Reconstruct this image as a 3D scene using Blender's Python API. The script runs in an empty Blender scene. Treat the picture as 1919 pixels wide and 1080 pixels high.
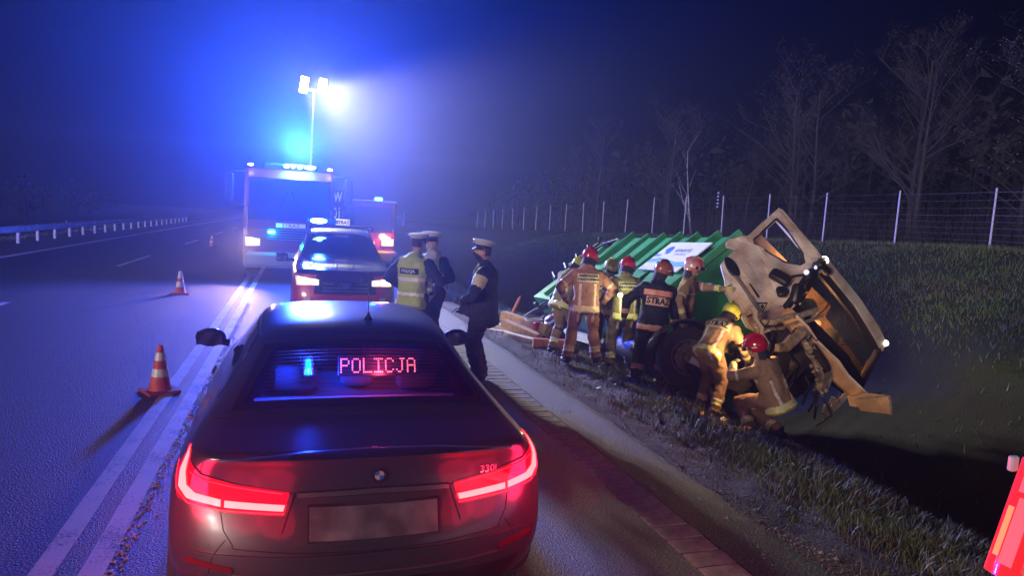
import bpy, bmesh, math, random
import numpy as np
from math import sin, cos, pi, radians, sqrt, atan2
from mathutils import Vector, Matrix, Quaternion, noise
from mathutils.bvhtree import BVHTree
random.seed(7)
rng = np.random.default_rng(7)
S = bpy.context.scene
FLOOD = 190
FLOOD_SPOT = 8500
BLUE = 88000
BLUE_LOW = 15000
HAZE = 0.0030
HAZE_G = 0.76
COL = S.collection

# ------------------------------------------------------------------ camera
cd = bpy.data.cameras.new('camera')
cam = bpy.data.objects.new('camera', cd)
COL.objects.link(cam)
R3 = Matrix(((0.952915, -0.0230183, -0.3023626), (-0.2980903, 0.1118302, -0.9479642), (0.0556338, 0.9934607, 0.0997031)))
cam.matrix_world = Matrix.Translation((0, 0, 2.15)) @ R3.to_4x4()
cd.sensor_width = 36
cd.lens = 36 * 1280 / 1919
cd.clip_start = 0.05
cd.clip_end = 2000
S.camera = cam

# ------------------------------------------------------------------ world: night sky
W = bpy.data.worlds.new('World')
S.world = W
W.use_nodes = True
wn = W.node_tree
wn.nodes.clear()
sky = wn.nodes.new('ShaderNodeTexSky')
sky.sky_type = 'NISHITA'
sky.sun_disc = False
sky.sun_elevation = radians(6)
sky.sun_rotation = radians(233)
bg = wn.nodes.new('ShaderNodeBackground')
bg.inputs['Strength'].default_value = 0.00012
out = wn.nodes.new('ShaderNodeOutputWorld')
wn.links.new(sky.outputs[0], bg.inputs['Color'])
wn.links.new(bg.outputs[0], out.inputs['Surface'])

# one dim moon-like sun, from behind the camera and to the left
sl = bpy.data.lights.new('sun', 'SUN')
sl.energy = 2.0
sl.angle = radians(10)
sl.color = (1.0, 0.80, 0.74)
sun = bpy.data.objects.new('sun', sl)
COL.objects.link(sun)
sun.rotation_euler = Vector((0.79, 0.60, -0.11)).to_track_quat('-Z', 'Y').to_euler()

S.view_settings.view_transform = 'Standard'
S.view_settings.look = 'None'
S.view_settings.exposure = 0
S.view_settings.gamma = 1
S.view_settings.use_curve_mapping = False
S.cycles.use_denoising = True
try:
    S.cycles.denoiser = 'OPENIMAGEDENOISE'
    S.cycles.denoising_input_passes = 'RGB_ALBEDO_NORMAL'
except Exception:
    pass
S.cycles.max_bounces = 6
S.cycles.diffuse_bounces = 2
S.cycles.glossy_bounces = 3
S.cycles.transmission_bounces = 4
S.cycles.transparent_max_bounces = 12
S.cycles.volume_bounces = 0
S.cycles.sample_clamp_indirect = 3.0
S.cycles.sample_clamp_direct = 0
S.cycles.caustics_reflective = False
S.cycles.caustics_refractive = False

# ------------------------------------------------------------------ materials
MATS = {}
def mat(name, col, rough=0.6, metal=0.0, emit=None, es=0.0, noise_s=None, noise_a=0.0, bump=0.0, bump_s=40, coat=0.0, col2=None, spec=None):
    if name in MATS:
        return MATS[name]
    m = bpy.data.materials.new(name)
    m.use_nodes = True
    nt = m.node_tree
    b = nt.nodes['Principled BSDF']
    b.inputs['Base Color'].default_value = (*col, 1)
    b.inputs['Roughness'].default_value = rough
    b.inputs['Metallic'].default_value = metal
    if coat:
        b.inputs['Coat Weight'].default_value = coat
        b.inputs['Coat Roughness'].default_value = 0.12 if 'paint' in name else 0.05
    if spec is not None:
        b.inputs['Specular IOR Level'].default_value = spec
    if emit:
        b.inputs['Emission Color'].default_value = (*emit, 1)
        b.inputs['Emission Strength'].default_value = es
    if noise_s or bump:
        tc = nt.nodes.new('ShaderNodeTexCoord')
    if noise_s:
        n = nt.nodes.new('ShaderNodeTexNoise')
        n.inputs['Scale'].default_value = noise_s
        n.inputs['Detail'].default_value = 5
        nt.links.new(tc.outputs['Object'], n.inputs['Vector'])
        r = nt.nodes.new('ShaderNodeValToRGB')
        c2 = col2 or tuple(c * (1 - noise_a) for c in col)
        r.color_ramp.elements[0].color = (*c2, 1)
        r.color_ramp.elements[0].position = 0.35
        r.color_ramp.elements[1].color = (*col, 1)
        r.color_ramp.elements[1].position = 0.65
        nt.links.new(n.outputs['Fac'], r.inputs['Fac'])
        nt.links.new(r.outputs['Color'], b.inputs['Base Color'])
    if bump:
        n2 = nt.nodes.new('ShaderNodeTexNoise')
        n2.inputs['Scale'].default_value = bump_s
        n2.inputs['Detail'].default_value = 4
        nt.links.new(tc.outputs['Object'], n2.inputs['Vector'])
        bp = nt.nodes.new('ShaderNodeBump')
        bp.inputs['Strength'].default_value = bump
        bp.inputs['Distance'].default_value = 0.02
        nt.links.new(n2.outputs['Fac'], bp.inputs['Height'])
        nt.links.new(bp.outputs['Normal'], b.inputs['Normal'])
    MATS[name] = m
    return m

def glass(name, tint=(0.6, 0.65, 0.7), refl=0.12):
    if name in MATS:
        return MATS[name]
    m = bpy.data.materials.new(name)
    m.use_nodes = True
    nt = m.node_tree
    nt.nodes.clear()
    o = nt.nodes.new('ShaderNodeOutputMaterial')
    mx = nt.nodes.new('ShaderNodeMixShader')
    t = nt.nodes.new('ShaderNodeBsdfTransparent')
    t.inputs['Color'].default_value = (*tint, 1)
    g = nt.nodes.new('ShaderNodeBsdfGlossy')
    g.inputs['Roughness'].default_value = 0.03
    g.inputs['Color'].default_value = (0.9, 0.9, 0.9, 1)
    fr = nt.nodes.new('ShaderNodeLayerWeight')
    fr.inputs['Blend'].default_value = 0.35
    ad = nt.nodes.new('ShaderNodeMath')
    ad.operation = 'MULTIPLY_ADD'
    ad.inputs[1].default_value = 0.8
    ad.inputs[2].default_value = refl
    nt.links.new(fr.outputs['Fresnel'], ad.inputs[0])
    nt.links.new(ad.outputs[0], mx.inputs['Fac'])
    nt.links.new(t.outputs[0], mx.inputs[1])
    nt.links.new(g.outputs[0], mx.inputs[2])
    nt.links.new(mx.outputs[0], o.inputs['Surface'])
    MATS[name] = m
    return m

def emis(name, col, s):
    return mat(name, tuple(min(0.8, c) for c in col), 0.4, emit=col, es=s)

# ------------------------------------------------------------------ mesh builder
class MB:
    def __init__(s):
        s.v = []; s.f = []; s.mi = []
    def add(s, vs, fs, mi=0):
        n = len(s.v)
        s.v += [tuple(v) for v in vs]
        s.f += [tuple(i + n for i in f) for f in fs]
        s.mi += [mi] * len(fs)
        return s
    def box(s, c, d, rot=None, mi=0, taper=1.0, bev=0.0):
        """box centred at c with full dims d; small chamfer on vertical and horizontal edges if bev"""
        hx, hy, hz = d[0] / 2, d[1] / 2, d[2] / 2
        b = min(bev, hx * .49, hy * .49, hz * .49)
        if b <= 0:
            vs = [(x * (taper if z > 0 else 1), y * (taper if z > 0 else 1), z) for x in (-hx, hx) for y in (-hy, hy) for z in (-hz, hz)]
            fs = [(0, 1, 3, 2), (4, 6, 7, 5), (0, 4, 5, 1), (2, 3, 7, 6), (0, 2, 6, 4), (1, 5, 7, 3)]
        else:
            ring = lambda z, i: [(-hx + i, -hy + i + b, z), (-hx + i + b, -hy + i, z), (hx - i - b, -hy + i, z), (hx - i, -hy + i + b, z), (hx - i, hy - i - b, z), (hx - i - b, hy - i, z), (-hx + i + b, hy - i, z), (-hx + i, hy - i - b, z)]
            vs = ring(-hz, b * .7) + ring(-hz + b, 0) + ring(hz - b, 0) + ring(hz, b * .7)
            fs = [tuple(range(7, -1, -1)), tuple(range(24, 32))]
            for k in range(3):
                for i in range(8):
                    j = (i + 1) % 8
                    fs.append((k * 8 + i, k * 8 + j, k * 8 + 8 + j, k * 8 + 8 + i))
        M = rot if rot is not None else Matrix.Identity(3)
        s.add([M @ Vector(v) + Vector(c) for v in vs], fs, mi)
        return s
    def tube(s, pts, r, n=8, mi=0, cap=True, sq=None):
        pts = [Vector(p) for p in pts]
        rs = r if isinstance(r, (list, tuple)) else [r] * len(pts)
        vs = []; fs = []
        prev = None
        for i, p in enumerate(pts):
            a = pts[max(i - 1, 0)]; b = pts[min(i + 1, len(pts) - 1)]
            d = (b - a).normalized()
            if prev is None:
                up = Vector((0, 0, 1)) if abs(d.z) < .9 else Vector((1, 0, 0))
                x = d.cross(up).normalized()
            else:
                x = (prev - d * prev.dot(d)).normalized()
            prev = x
            y = d.cross(x)
            for k in range(n):
                t = 2 * pi * k / n
                vs.append(p + (x * cos(t) + y * sin(t) * (sq or 1)) * rs[i])
        for i in range(len(pts) - 1):
            for k in range(n):
                j = (k + 1) % n
                fs.append((i * n + k, i * n + j, i * n + n + j, i * n + n + k))
        if cap:
            fs.append(tuple(range(n - 1, -1, -1)))
            fs.append(tuple(range((len(pts) - 1) * n, len(pts) * n)))
        s.add(vs, fs, mi)
        return s
    def ball(s, c, r, nu=12, nv=8, M=None, mi=0):
        rx, ry, rz = r if isinstance(r, (tuple, list)) else (r, r, r)
        M = M or Matrix.Identity(3); c = Vector(c)
        vs = [c + M @ Vector((0, 0, -rz))]
        for j in range(1, nv):
            ph = -pi / 2 + pi * j / nv
            for i in range(nu):
                t = 2 * pi * i / nu
                vs.append(c + M @ Vector((rx * cos(ph) * cos(t), ry * cos(ph) * sin(t), rz * sin(ph))))
        vs.append(c + M @ Vector((0, 0, rz)))
        fs = []
        for i in range(nu):
            j = (i + 1) % nu
            fs.append((0, 1 + j, 1 + i))
            fs.append((len(vs) - 1, len(vs) - 1 - nu + i, len(vs) - 1 - nu + j))
        for k in range(nv - 2):
            for i in range(nu):
                j = (i + 1) % nu
                a = 1 + k * nu
                fs.append((a + i, a + j, a + nu + j, a + nu + i))
        s.add(vs, fs, mi)
        return s
    def lathe(s, prof, n=24, M=None, c=(0, 0, 0), mi=0, cap=True):
        """prof: (r,z) pairs; axis z"""
        M = M or Matrix.Identity(3); c = Vector(c)
        vs = []; fs = []
        for r, z in prof:
            for k in range(n):
                t = 2 * pi * k / n
                vs.append(c + M @ Vector((r * cos(t), r * sin(t), z)))
        for i in range(len(prof) - 1):
            for k in range(n):
                j = (k + 1) % n
                fs.append((i * n + k, i * n + j, i * n + n + j, i * n + n + k))
        if cap and prof[0][0] > 1e-4: fs.append(tuple(range(n - 1, -1, -1)))
        if cap and prof[-1][0] > 1e-4: fs.append(tuple(range((len(prof) - 1) * n, len(prof) * n)))
        s.add(vs, fs, mi)
        return s
    def slab(s, poly, nrm, t, mi=0):
        """polygon of 3D points extruded by t along nrm (both ways centred)"""
        nrm = Vector(nrm).normalized() * t / 2
        poly = [Vector(p) for p in poly]
        n = len(poly)
        vs = [p + nrm for p in poly] + [p - nrm for p in poly]
        fs = [tuple(range(n)), tuple(range(2 * n - 1, n - 1, -1))]
        for i in range(n):
            j = (i + 1) % n
            fs.append((i, i + n, j + n, j))
        s.add(vs, fs, mi)
        return s
    def build(s, name, mats, parent=None, smooth=False, M=None, ang=40):
        me = bpy.data.meshes.new(name)
        me.from_pydata([tuple(v) for v in s.v], [], s.f)
        if not isinstance(mats, (list, tuple)): mats = [mats]
        for m in mats: me.materials.append(m)
        if len(mats) > 1: me.polygons.foreach_set('material_index', s.mi)
        bm = bmesh.new(); bm.from_mesh(me)
        bmesh.ops.recalc_face_normals(bm, faces=bm.faces)
        if smooth:
            for f in bm.faces: f.smooth = True
            ca = radians(ang)
            for e in bm.edges:
                if len(e.link_faces) == 2 and e.calc_face_angle(0) > ca: e.smooth = False
        bm.to_mesh(me); bm.free()
        o = bpy.data.objects.new(name, me)
        COL.objects.link(o)
        if parent: o.parent = parent
        if M is not None: o.matrix_local = M
        return o

def empty(name, loc=(0, 0, 0), rz=0.0, M=None):
    o = bpy.data.objects.new(name, None)
    o.empty_display_size = .1
    COL.objects.link(o)
    if M is not None: o.matrix_world = M
    else:
        o.location = loc; o.rotation_euler = (0, 0, rz)
    return o
def tag(o, label=None, cat=None, group=None, kind=None):
    if label: o['label'] = label
    if cat: o['category'] = cat
    if group: o['group'] = group
    if kind: o['kind'] = kind
    return o
def copy_tree(o, parent=None):
    c = o.copy(); COL.objects.link(c)
    if parent: c.parent = parent
    for ch in [x for x in CH.get(o.name, [])]: copy_tree(ch, c)
    return c
CH = {}
def reg(root):
    """remember the children of a finished tree so that it can be copied"""
    for o in list(COL.objects):
        if o.parent: CH.setdefault(o.parent.name, []); CH[o.parent.name].append(o) if o not in CH[o.parent.name] else None

def lamp(name, loc, col, w, r=.06, parent=None, spot=None, aim=None, blend=.6):
    l = bpy.data.lights.new(name, 'SPOT' if spot else 'POINT')
    l.energy = w; l.color = col; l.shadow_soft_size = r
    if spot: l.spot_size = radians(spot); l.spot_blend = blend
    o = bpy.data.objects.new(name, l)
    COL.objects.link(o); o.location = loc
    if aim is not None:
        o.rotation_euler = (Vector(aim) - Vector(loc)).to_track_quat('-Z', 'Y').to_euler()
    if parent: o.parent = parent
    return o

def text_geo(body, size=1.0, offset=0.0, extrude=0.0, res=2):
    cu = bpy.data.curves.new('lettering', 'FONT')
    cu.body = body; cu.size = size; cu.align_x = 'CENTER'; cu.align_y = 'CENTER'
    cu.offset = offset; cu.extrude = extrude; cu.resolution_u = res
    o = bpy.data.objects.new('lettering', cu)
    COL.objects.link(o)
    bpy.context.view_layer.update()
    dg = bpy.context.evaluated_depsgraph_get()
    me = o.evaluated_get(dg).to_mesh()
    v = [tuple(x.co) for x in me.vertices]; f = [tuple(p.vertices) for p in me.polygons]
    o.evaluated_get(dg).to_mesh_clear()
    bpy.data.objects.remove(o); bpy.data.curves.remove(cu)
    return v, f

def bvh_of(o):
    dg = bpy.context.evaluated_depsgraph_get()
    return BVHTree.FromObject(o, dg)

def drape(bv, pts, d, off, lift_dir=None):
    """project points along d on the surface; step back off"""
    d = Vector(d).normalized(); res = []
    last = None
    for p in pts:
        p = Vector(p)
        h = bv.ray_cast(p, d)
        q = h[0] if h[0] is not None else (bv.find_nearest(p)[0] if last is None else p + d * (last))
        if h[0] is not None: last = (h[0] - p).length
        res.append(q - d * off)
    return res

def grid_poly(poly, nx, nz):
    """fill a quad-like outline (4 corners, list of 2D) by a bilinear grid"""
    a, b, c, e = [Vector(p) for p in poly]
    vs = []
    for j in range(nz + 1):
        for i in range(nx + 1):
            u = i / nx; v = j / nz
            vs.append((a * (1 - u) + b * u) * (1 - v) + (e * (1 - u) + c * u) * v)
    fs = [(j * (nx + 1) + i, j * (nx + 1) + i + 1, (j + 1) * (nx + 1) + i + 1, (j + 1) * (nx + 1) + i) for j in range(nz) for i in range(nx)]
    return vs, fs

def strip_between(lo, up):
    """two polylines (same count) -> verts, quads"""
    n = len(lo)
    return list(lo) + list(up), [(i, i + 1, n + i + 1, n + i) for i in range(n - 1)]

def resample(pl, n):
    pl = [Vector(p) for p in pl]
    L = [0]
    for a, b in zip(pl, pl[1:]): L.append(L[-1] + (b - a).length)
    res = []
    for k in range(n):
        t = L[-1] * k / (n - 1)
        i = max(j for j in range(len(L)) if L[j] <= t + 1e-9); i = min(i, len(pl) - 2)
        u = (t - L[i]) / max(1e-9, L[i + 1] - L[i])
        res.append(pl[i].lerp(pl[i + 1], u))
    return res

# colours
black = mat('black_plastic', (.012, .012, .014), .45)
rubber = mat('rubber', (.02, .02, .02), .8, bump=.2, bump_s=60)
steel = mat('galvanised_steel', (.45, .46, .47), .45, .6, noise_s=8, noise_a=.35)
chrome = mat('chrome', (.75, .75, .77), .15, 1.0)

# ------------------------------------------------------------------ terrain
def smooth(a, b, x):
    t = np.clip((x - a) / (b - a), 0, 1)
    return t * t * (3 - 2 * t)
def vnoise(x, y, seed=0):
    """cheap tiling value noise, vectorised"""
    def h(i, j):
        n = (i * 374761393 + j * 668265263 + seed * 974634777) & 0x7fffffff
        n = ((n ^ (n >> 13)) * 1274126177) & 0x7fffffff
        return (n & 0xffff) / 65535.0
    xi = np.floor(x).astype(np.int64); yi = np.floor(y).astype(np.int64)
    u = x - xi; v = y - yi
    u = u * u * (3 - 2 * u); v = v * v * (3 - 2 * v)
    return (h(xi, yi) * (1 - u) + h(xi + 1, yi) * u) * (1 - v) + (h(xi, yi + 1) * (1 - u) + h(xi + 1, yi + 1) * u) * v
def ground_z(x, y):
    x = np.asarray(x, float); y = np.asarray(y, float)
    rgh = smooth(3.3, 3.8, x)
    z = -0.03 * rgh
    edge = 5.0 + .25 * (vnoise(y * .7, x * 0, 3) - .5)
    z = z - .10 * smooth(4.3, 5.2, x)
    z = z - 1.80 * smooth(edge, 7.2, x)
    z = z + (1.80 + .1 + 2.1) * (.60 * smooth(9.3, 13.4, x) + .40 * smooth(12.0, 19.2, x))
    z = z - .022 * np.clip(y - 16, 0, 60) * smooth(14, 20, x)
    z = z + .6 * smooth(21, 60, x)
    z = z + rgh * (.05 * (vnoise(x * 1.7, y * 1.7, 1) - .5) + .05 * (vnoise(x * 5, y * 5, 2) - .5) + .02 * (vnoise(x * 14, y * 14, 4) - .5))
    # wheel ruts pressed into the mud of the berm
    rut = np.exp(-((x - 3.95 - .012 * (y - 8)) / .12) ** 2) * smooth(5, 7, y) + .8 * np.exp(-((x - 4.45 + .03 * (y - 9)) / .11) ** 2) * smooth(6, 8, y)
    z = z - .05 * rut
    # left side falls away behind the guard rail
    z = z - 1.2 * smooth(12.2, 18, -x) - .02
    # under the asphalt
    z = np.where((x < 3.33) & (x > -12.0), z - .03, z)
    return z

def lin(a, b, s): return list(np.arange(a, b, s))
xs = np.array(sorted(set([-320, -220, -140, -90, -60, -45, -35, -28, -23, -20, -18, -16, -15, -14, -13, -12.5, -12, -11.9, -6, 0, 3.2, 3.31] + [round(v, 3) for v in lin(3.33, 5.8, .05)] + [round(v, 2) for v in lin(5.8, 10, .2)] + lin(10, 24, .35) + [24.5, 26, 28, 31, 35, 40, 50, 65, 90, 140, 220, 320])))
ys = np.array(sorted(set([-30, -20, -12, -8, -5, -3, -1, 0, .6, 1.2] + [round(v, 3) for v in lin(1.6, 16, .07)] + [round(v, 2) for v in lin(16, 30, .3)] + lin(30, 70, 1.2) + [75, 85, 100, 120, 150, 200, 300, 400])))
GX, GY = np.meshgrid(xs, ys)
GZ = ground_z(GX, GY)
nx, ny = len(xs), len(ys)
def grid_mesh(name, X, Y, Z, m):
    ny_, nx_ = X.shape
    me = bpy.data.meshes.new(name)
    idx = np.arange(nx_ * ny_).reshape(ny_, nx_)
    q = np.stack([idx[:-1, :-1], idx[:-1, 1:], idx[1:, 1:], idx[1:, :-1]], -1).reshape(-1, 4)
    me.vertices.add(nx_ * ny_)
    me.vertices.foreach_set('co', np.stack([X, Y, Z], -1).reshape(-1).astype(np.float32))
    me.loops.add(q.size); me.loops.foreach_set('vertex_index', q.reshape(-1).astype(np.int32))
    me.polygons.add(len(q)); me.polygons.foreach_set('loop_start', np.arange(0, q.size, 4, dtype=np.int32))
    me.polygons.foreach_set('use_smooth', np.ones(len(q), dtype=bool))
    me.update(); me.validate()
    me.materials.append(m)
    o = bpy.data.objects.new(name, me); COL.objects.link(o)
    return o

def soil_mat():
    m = bpy.data.materials.new('soil_and_turf'); m.use_nodes = True
    nt = m.node_tree; N = nt.nodes; L = nt.links
    b = N['Principled BSDF']; b.inputs['Roughness'].default_value = .85
    tc = N.new('ShaderNodeTexCoord')
    n1 = N.new('ShaderNodeTexNoise'); n1.inputs['Scale'].default_value = 2.2; n1.inputs['Detail'].default_value = 6
    n2 = N.new('ShaderNodeTexNoise'); n2.inputs['Scale'].default_value = 38; n2.inputs['Detail'].default_value = 4
    for n in (n1, n2): L.new(tc.outputs['Object'], n.inputs['Vector'])
    sx = N.new('ShaderNodeSeparateXYZ'); L.new(tc.outputs['Object'], sx.inputs[0])
    mr = N.new('ShaderNodeMapRange'); mr.inputs['From Min'].default_value = 4.1; mr.inputs['From Max'].default_value = 5.0
    L.new(sx.outputs['X'], mr.inputs['Value'])
    ad = N.new('ShaderNodeMath'); ad.operation = 'ADD'; L.new(mr.outputs[0], ad.inputs[0]); L.new(n1.outputs['Fac'], ad.inputs[1])
    r = N.new('ShaderNodeValToRGB'); e = r.color_ramp.elements
    e[0].position = .62; e[0].color = (.034, .027, .020, 1)
    e[1].position = 1.05; e[1].color = (.045, .07, .022, 1)
    L.new(ad.outputs[0], r.inputs['Fac'])
    # shade lying in the ditch, put into the soil colour
    wm1 = N.new('ShaderNodeMapRange'); wm1.inputs['From Min'].default_value = 5.4; wm1.inputs['From Max'].default_value = 6.4
    wm2 = N.new('ShaderNodeMapRange'); wm2.inputs['From Min'].default_value = 11.6; wm2.inputs['From Max'].default_value = 12.8; wm2.inputs['To Min'].default_value = 1; wm2.inputs['To Max'].default_value = 0
    for q in (wm1, wm2): L.new(sx.outputs['X'], q.inputs['Value'])
    wq = N.new('ShaderNodeMath'); wq.operation = 'MULTIPLY'; L.new(wm1.outputs[0], wq.inputs[0]); L.new(wm2.outputs[0], wq.inputs[1])
    ditch_shade = N.new('ShaderNodeMix'); ditch_shade.data_type = 'RGBA'; ditch_shade.inputs['B'].default_value = (.012, .011, .008, 1)
    L.new(wq.outputs[0], ditch_shade.inputs['Factor'])
    mx = N.new('ShaderNodeMix'); mx.data_type = 'RGBA'; mx.blend_type = 'MULTIPLY'; mx.inputs['Factor'].default_value = .8
    r2 = N.new('ShaderNodeValToRGB'); r2.color_ramp.elements[0].position = .3; r2.color_ramp.elements[0].color = (.35, .33, .3, 1)
    r2.color_ramp.elements[1].position = .75; r2.color_ramp.elements[1].color = (1.7, 1.55, 1.4, 1)
    L.new(n2.outputs['Fac'], r2.inputs['Fac'])
    L.new(r.outputs['Color'], ditch_shade.inputs['A']); L.new(ditch_shade.outputs['Result'], mx.inputs['A']); L.new(r2.outputs['Color'], mx.inputs['B'])
    L.new(mx.outputs['Result'], b.inputs['Base Color'])
    bp = N.new('ShaderNodeBump'); bp.inputs['Strength'].default_value = .9; bp.inputs['Distance'].default_value = .03
    L.new(n2.outputs['Fac'], bp.inputs['Height']); L.new(bp.outputs['Normal'], b.inputs['Normal'])
    return m
tag(grid_mesh('ground', GX, GY, GZ, soil_mat()), kind='structure')

# ------------------------------------------------------------------ road
def asphalt_mat(name, base, spark):
    m = bpy.data.materials.new(name); m.use_nodes = True
    nt = m.node_tree; N = nt.nodes; L = nt.links
    b = N['Principled BSDF']
    tc = N.new('ShaderNodeTexCoord')
    v = N.new('ShaderNodeTexVoronoi'); v.inputs['Scale'].default_value = 75
    n1 = N.new('ShaderNodeTexNoise'); n1.inputs['Scale'].default_value = 62; n1.inputs['Detail'].default_value = 4; n1.inputs['Roughness'].default_value = .85
    n2 = N.new('ShaderNodeTexNoise'); n2.inputs['Scale'].default_value = .45; n2.inputs['Detail'].default_value = 4
    n3 = N.new('ShaderNodeTexNoise'); n3.inputs['Scale'].default_value = 160; n3.inputs['Detail'].default_value = 2
    for n in (v, n1, n3): L.new(tc.outputs['Object'], n.inputs['Vector'])
    mp = N.new('ShaderNodeMapping'); mp.inputs['Scale'].default_value = (1, .22, 1)
    L.new(tc.outputs['Object'], mp.inputs['Vector']); L.new(mp.outputs[0], n2.inputs['Vector'])
    r = N.new('ShaderNodeValToRGB'); e = r.color_ramp.elements
    e[0].position = .40; e[0].color = (*[c * .30 for c in base], 1)
    e[1].position = .66; e[1].color = (*[c * spark for c in base], 1)
    x = e.new(.53); x.color = (*[c * .9 for c in base], 1)
    L.new(n1.outputs['Fac'], r.inputs['Fac'])
    mx = N.new('ShaderNodeMix'); mx.data_type = 'RGBA'; mx.blend_type = 'MULTIPLY'; mx.inputs['Factor'].default_value = 1
    r2 = N.new('ShaderNodeValToRGB'); r2.color_ramp.elements[0].color = (.45, .45, .45, 1); r2.color_ramp.elements[1].color = (1.5, 1.5, 1.5, 1); r2.color_ramp.elements[0].position = .3; r2.color_ramp.elements[1].position = .7
    L.new(n2.outputs['Fac'], r2.inputs['Fac'])
    L.new(r.outputs['Color'], mx.inputs['A']); L.new(r2.outputs['Color'], mx.inputs['B'])
    L.new(mx.outputs['Result'], b.inputs['Base Color'])
    rr = N.new('ShaderNodeMapRange'); rr.inputs['To Min'].default_value = .40; rr.inputs['To Max'].default_value = .66
    L.new(n2.outputs['Fac'], rr.inputs['Value']); L.new(rr.outputs[0], b.inputs['Roughness'])
    ad = N.new('ShaderNodeMath'); ad.operation = 'ADD'
    L.new(v.outputs['Distance'], ad.inputs[0]); L.new(n3.outputs['Fac'], ad.inputs[1])
    bp = N.new('ShaderNodeBump'); bp.inputs['Strength'].default_value = 1.0; bp.inputs['Distance'].default_value = .012
    L.new(ad.outputs[0], bp.inputs['Height']); L.new(bp.outputs['Normal'], b.inputs['Normal'])
    return m
asph = asphalt_mat('asphalt', (.040, .038, .038), 5.4)
asph2 = asphalt_mat('shoulder_asphalt', (.030, .028, .027), 5.0)
rxs = np.array([-12.0, -9, -6, -3, -1, 0, 1, 2, 2.48])
rys = np.array([-25, 0, 5, 10, 20, 40, 80, 160, 300.])
X, Y = np.meshgrid(rxs, rys)
road = grid_mesh('road', X, Y, X * 0, asph); tag(road, kind='structure')
# shoulder beyond the block strip: ragged outer edge
yy = np.concatenate([np.arange(-6, 24, .12), np.array([26, 30, 40, 60, 90, 160, 300])])
cols = [2.80, 3.0, 3.2, 3.33, 3.42]
X = np.zeros((len(yy), len(cols))); Y = np.zeros_like(X); Z = np.zeros_like(X)
for j, y in enumerate(yy):
    jit = .05 * (vnoise(np.array(y * 2.2), np.array(0.), 9) - .5) + .05 * (vnoise(np.array(y * 7.), np.array(0.), 11) - .5)
    for i, c in enumerate(cols):
        X[j, i] = c + (jit if i >= 3 else 0); Y[j, i] = y; Z[j, i] = 0 if i < 4 else -.09
tag(grid_mesh('road_shoulder', X, Y, Z, asph2), kind='structure')

# concrete block gutter strip, single blocks near, one joined run beyond
blk = mat('gutter_concrete', (.20, .185, .17), .85, noise_s=14, noise_a=.45, bump=.5, bump_s=90)
gut = MB().box((2.64, 130, -.045), (.32, 310, .03)).build('gutter_bed', mat('mortar', (.05, .045, .04), .9, bump=.6, bump_s=80))
tag(gut, kind='structure')
base_blocks = []
for k in range(4):
    mb = MB()
    mb.box((0, 0, 0), (.305 - .004 * (k % 2), .182, .06), bev=.007)
    o = mb.build('paving_block', blk, gut)
    base_blocks.append(o)
y = 2.9; k = 0
while y < 14.6:
    if k < 4: o = base_blocks[k]
    else:
        o = base_blocks[k % 4].copy(); COL.objects.link(o)
    o.location = (2.64 + random.uniform(-.004, .004), y, -.026 + random.uniform(-.003, .003))
    o.rotation_euler = (random.uniform(-.01, .01), random.uniform(-.012, .012), random.uniform(-.012, .012))
    y += .195; k += 1
mb = MB()
yb = y
while yb < 60:
    mb.box((2.64, yb, -.026), (.305, .182, .06), bev=0); yb += .195
yb = 2.9 - .195
while yb > 0:
    mb.box((2.64, yb, -.026), (.305, .182, .06), bev=0); yb -= .195
o = mb.build('paving_blocks', blk, gut); o['kind'] = 'stuff'
# rubble and dirt along the ragged edge of the asphalt
mb = MB()
for i in range(2600):
    y = 3 + 13 * random.random() ** 1.3
    x = 3.36 + abs(random.gauss(0, .10)) if random.random() < .75 else random.uniform(2.85, 5.2)
    s_ = random.uniform(.004, .013) * (1 if random.random() < .93 else 2.2)
    z = float(ground_z(x, y)) if x > 3.36 else 0.0
    a = random.random() * 6.28
    pts = []
    for t in range(5):
        pts.append((x + s_ * cos(a + t * 1.256) * random.uniform(.7, 1.2), y + s_ * sin(a + t * 1.256) * random.uniform(.7, 1.2), z - .002))
    pts.append((x, y, z + s_ * random.uniform(.5, .9)))
    mb.add(pts, [(0, 1, 5), (1, 2, 5), (2, 3, 5), (3, 4, 5), (4, 0, 5)])
tag(mb.build('gravel', mat('gravel_stone', (.17, .16, .15), .8)), label='loose grit and small stones scattered along the shoulder edge', cat='gravel', kind='stuff')

# painted lines
def paint_mat():
    m = bpy.data.materials.new('road_paint'); m.use_nodes = True
    nt = m.node_tree; N = nt.nodes; L = nt.links
    b = N['Principled BSDF']; b.inputs['Roughness'].default_value = .6
    tc = N.new('ShaderNodeTexCoord')
    n = N.new('ShaderNodeTexNoise'); n.inputs['Scale'].default_value = 48; n.inputs['Detail'].default_value = 7; n.inputs['Roughness'].default_value = .75
    n2 = N.new('ShaderNodeTexNoise'); n2.inputs['Scale'].default_value = 3.5; n2.inputs['Detail'].default_value = 5
    for q in (n, n2): L.new(tc.outputs['Object'], q.inputs['Vector'])
    ad = N.new('ShaderNodeMath'); ad.operation = 'MULTIPLY_ADD'; ad.inputs[1].default_value = .55
    L.new(n2.outputs['Fac'], ad.inputs[0]); L.new(n.outputs['Fac'], ad.inputs[2])
    r = N.new('ShaderNodeValToRGB'); e = r.color_ramp.elements
    e[0].position = .62; e[0].color = (.07, .065, .06, 1); e[1].position = .74; e[1].color = (.52, .5, .46, 1)
    L.new(ad.outputs[0], r.inputs['Fac']); L.new(r.outputs['Color'], b.inputs['Base Color'])
    bp = N.new('ShaderNodeBump'); bp.inputs['Strength'].default_value = .7; bp.inputs['Distance'].default_value = .008
    L.new(n.outputs['Fac'], bp.inputs['Height']); L.new(bp.outputs['Normal'], b.inputs['Normal'])
    return m
paint = paint_mat()
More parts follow.
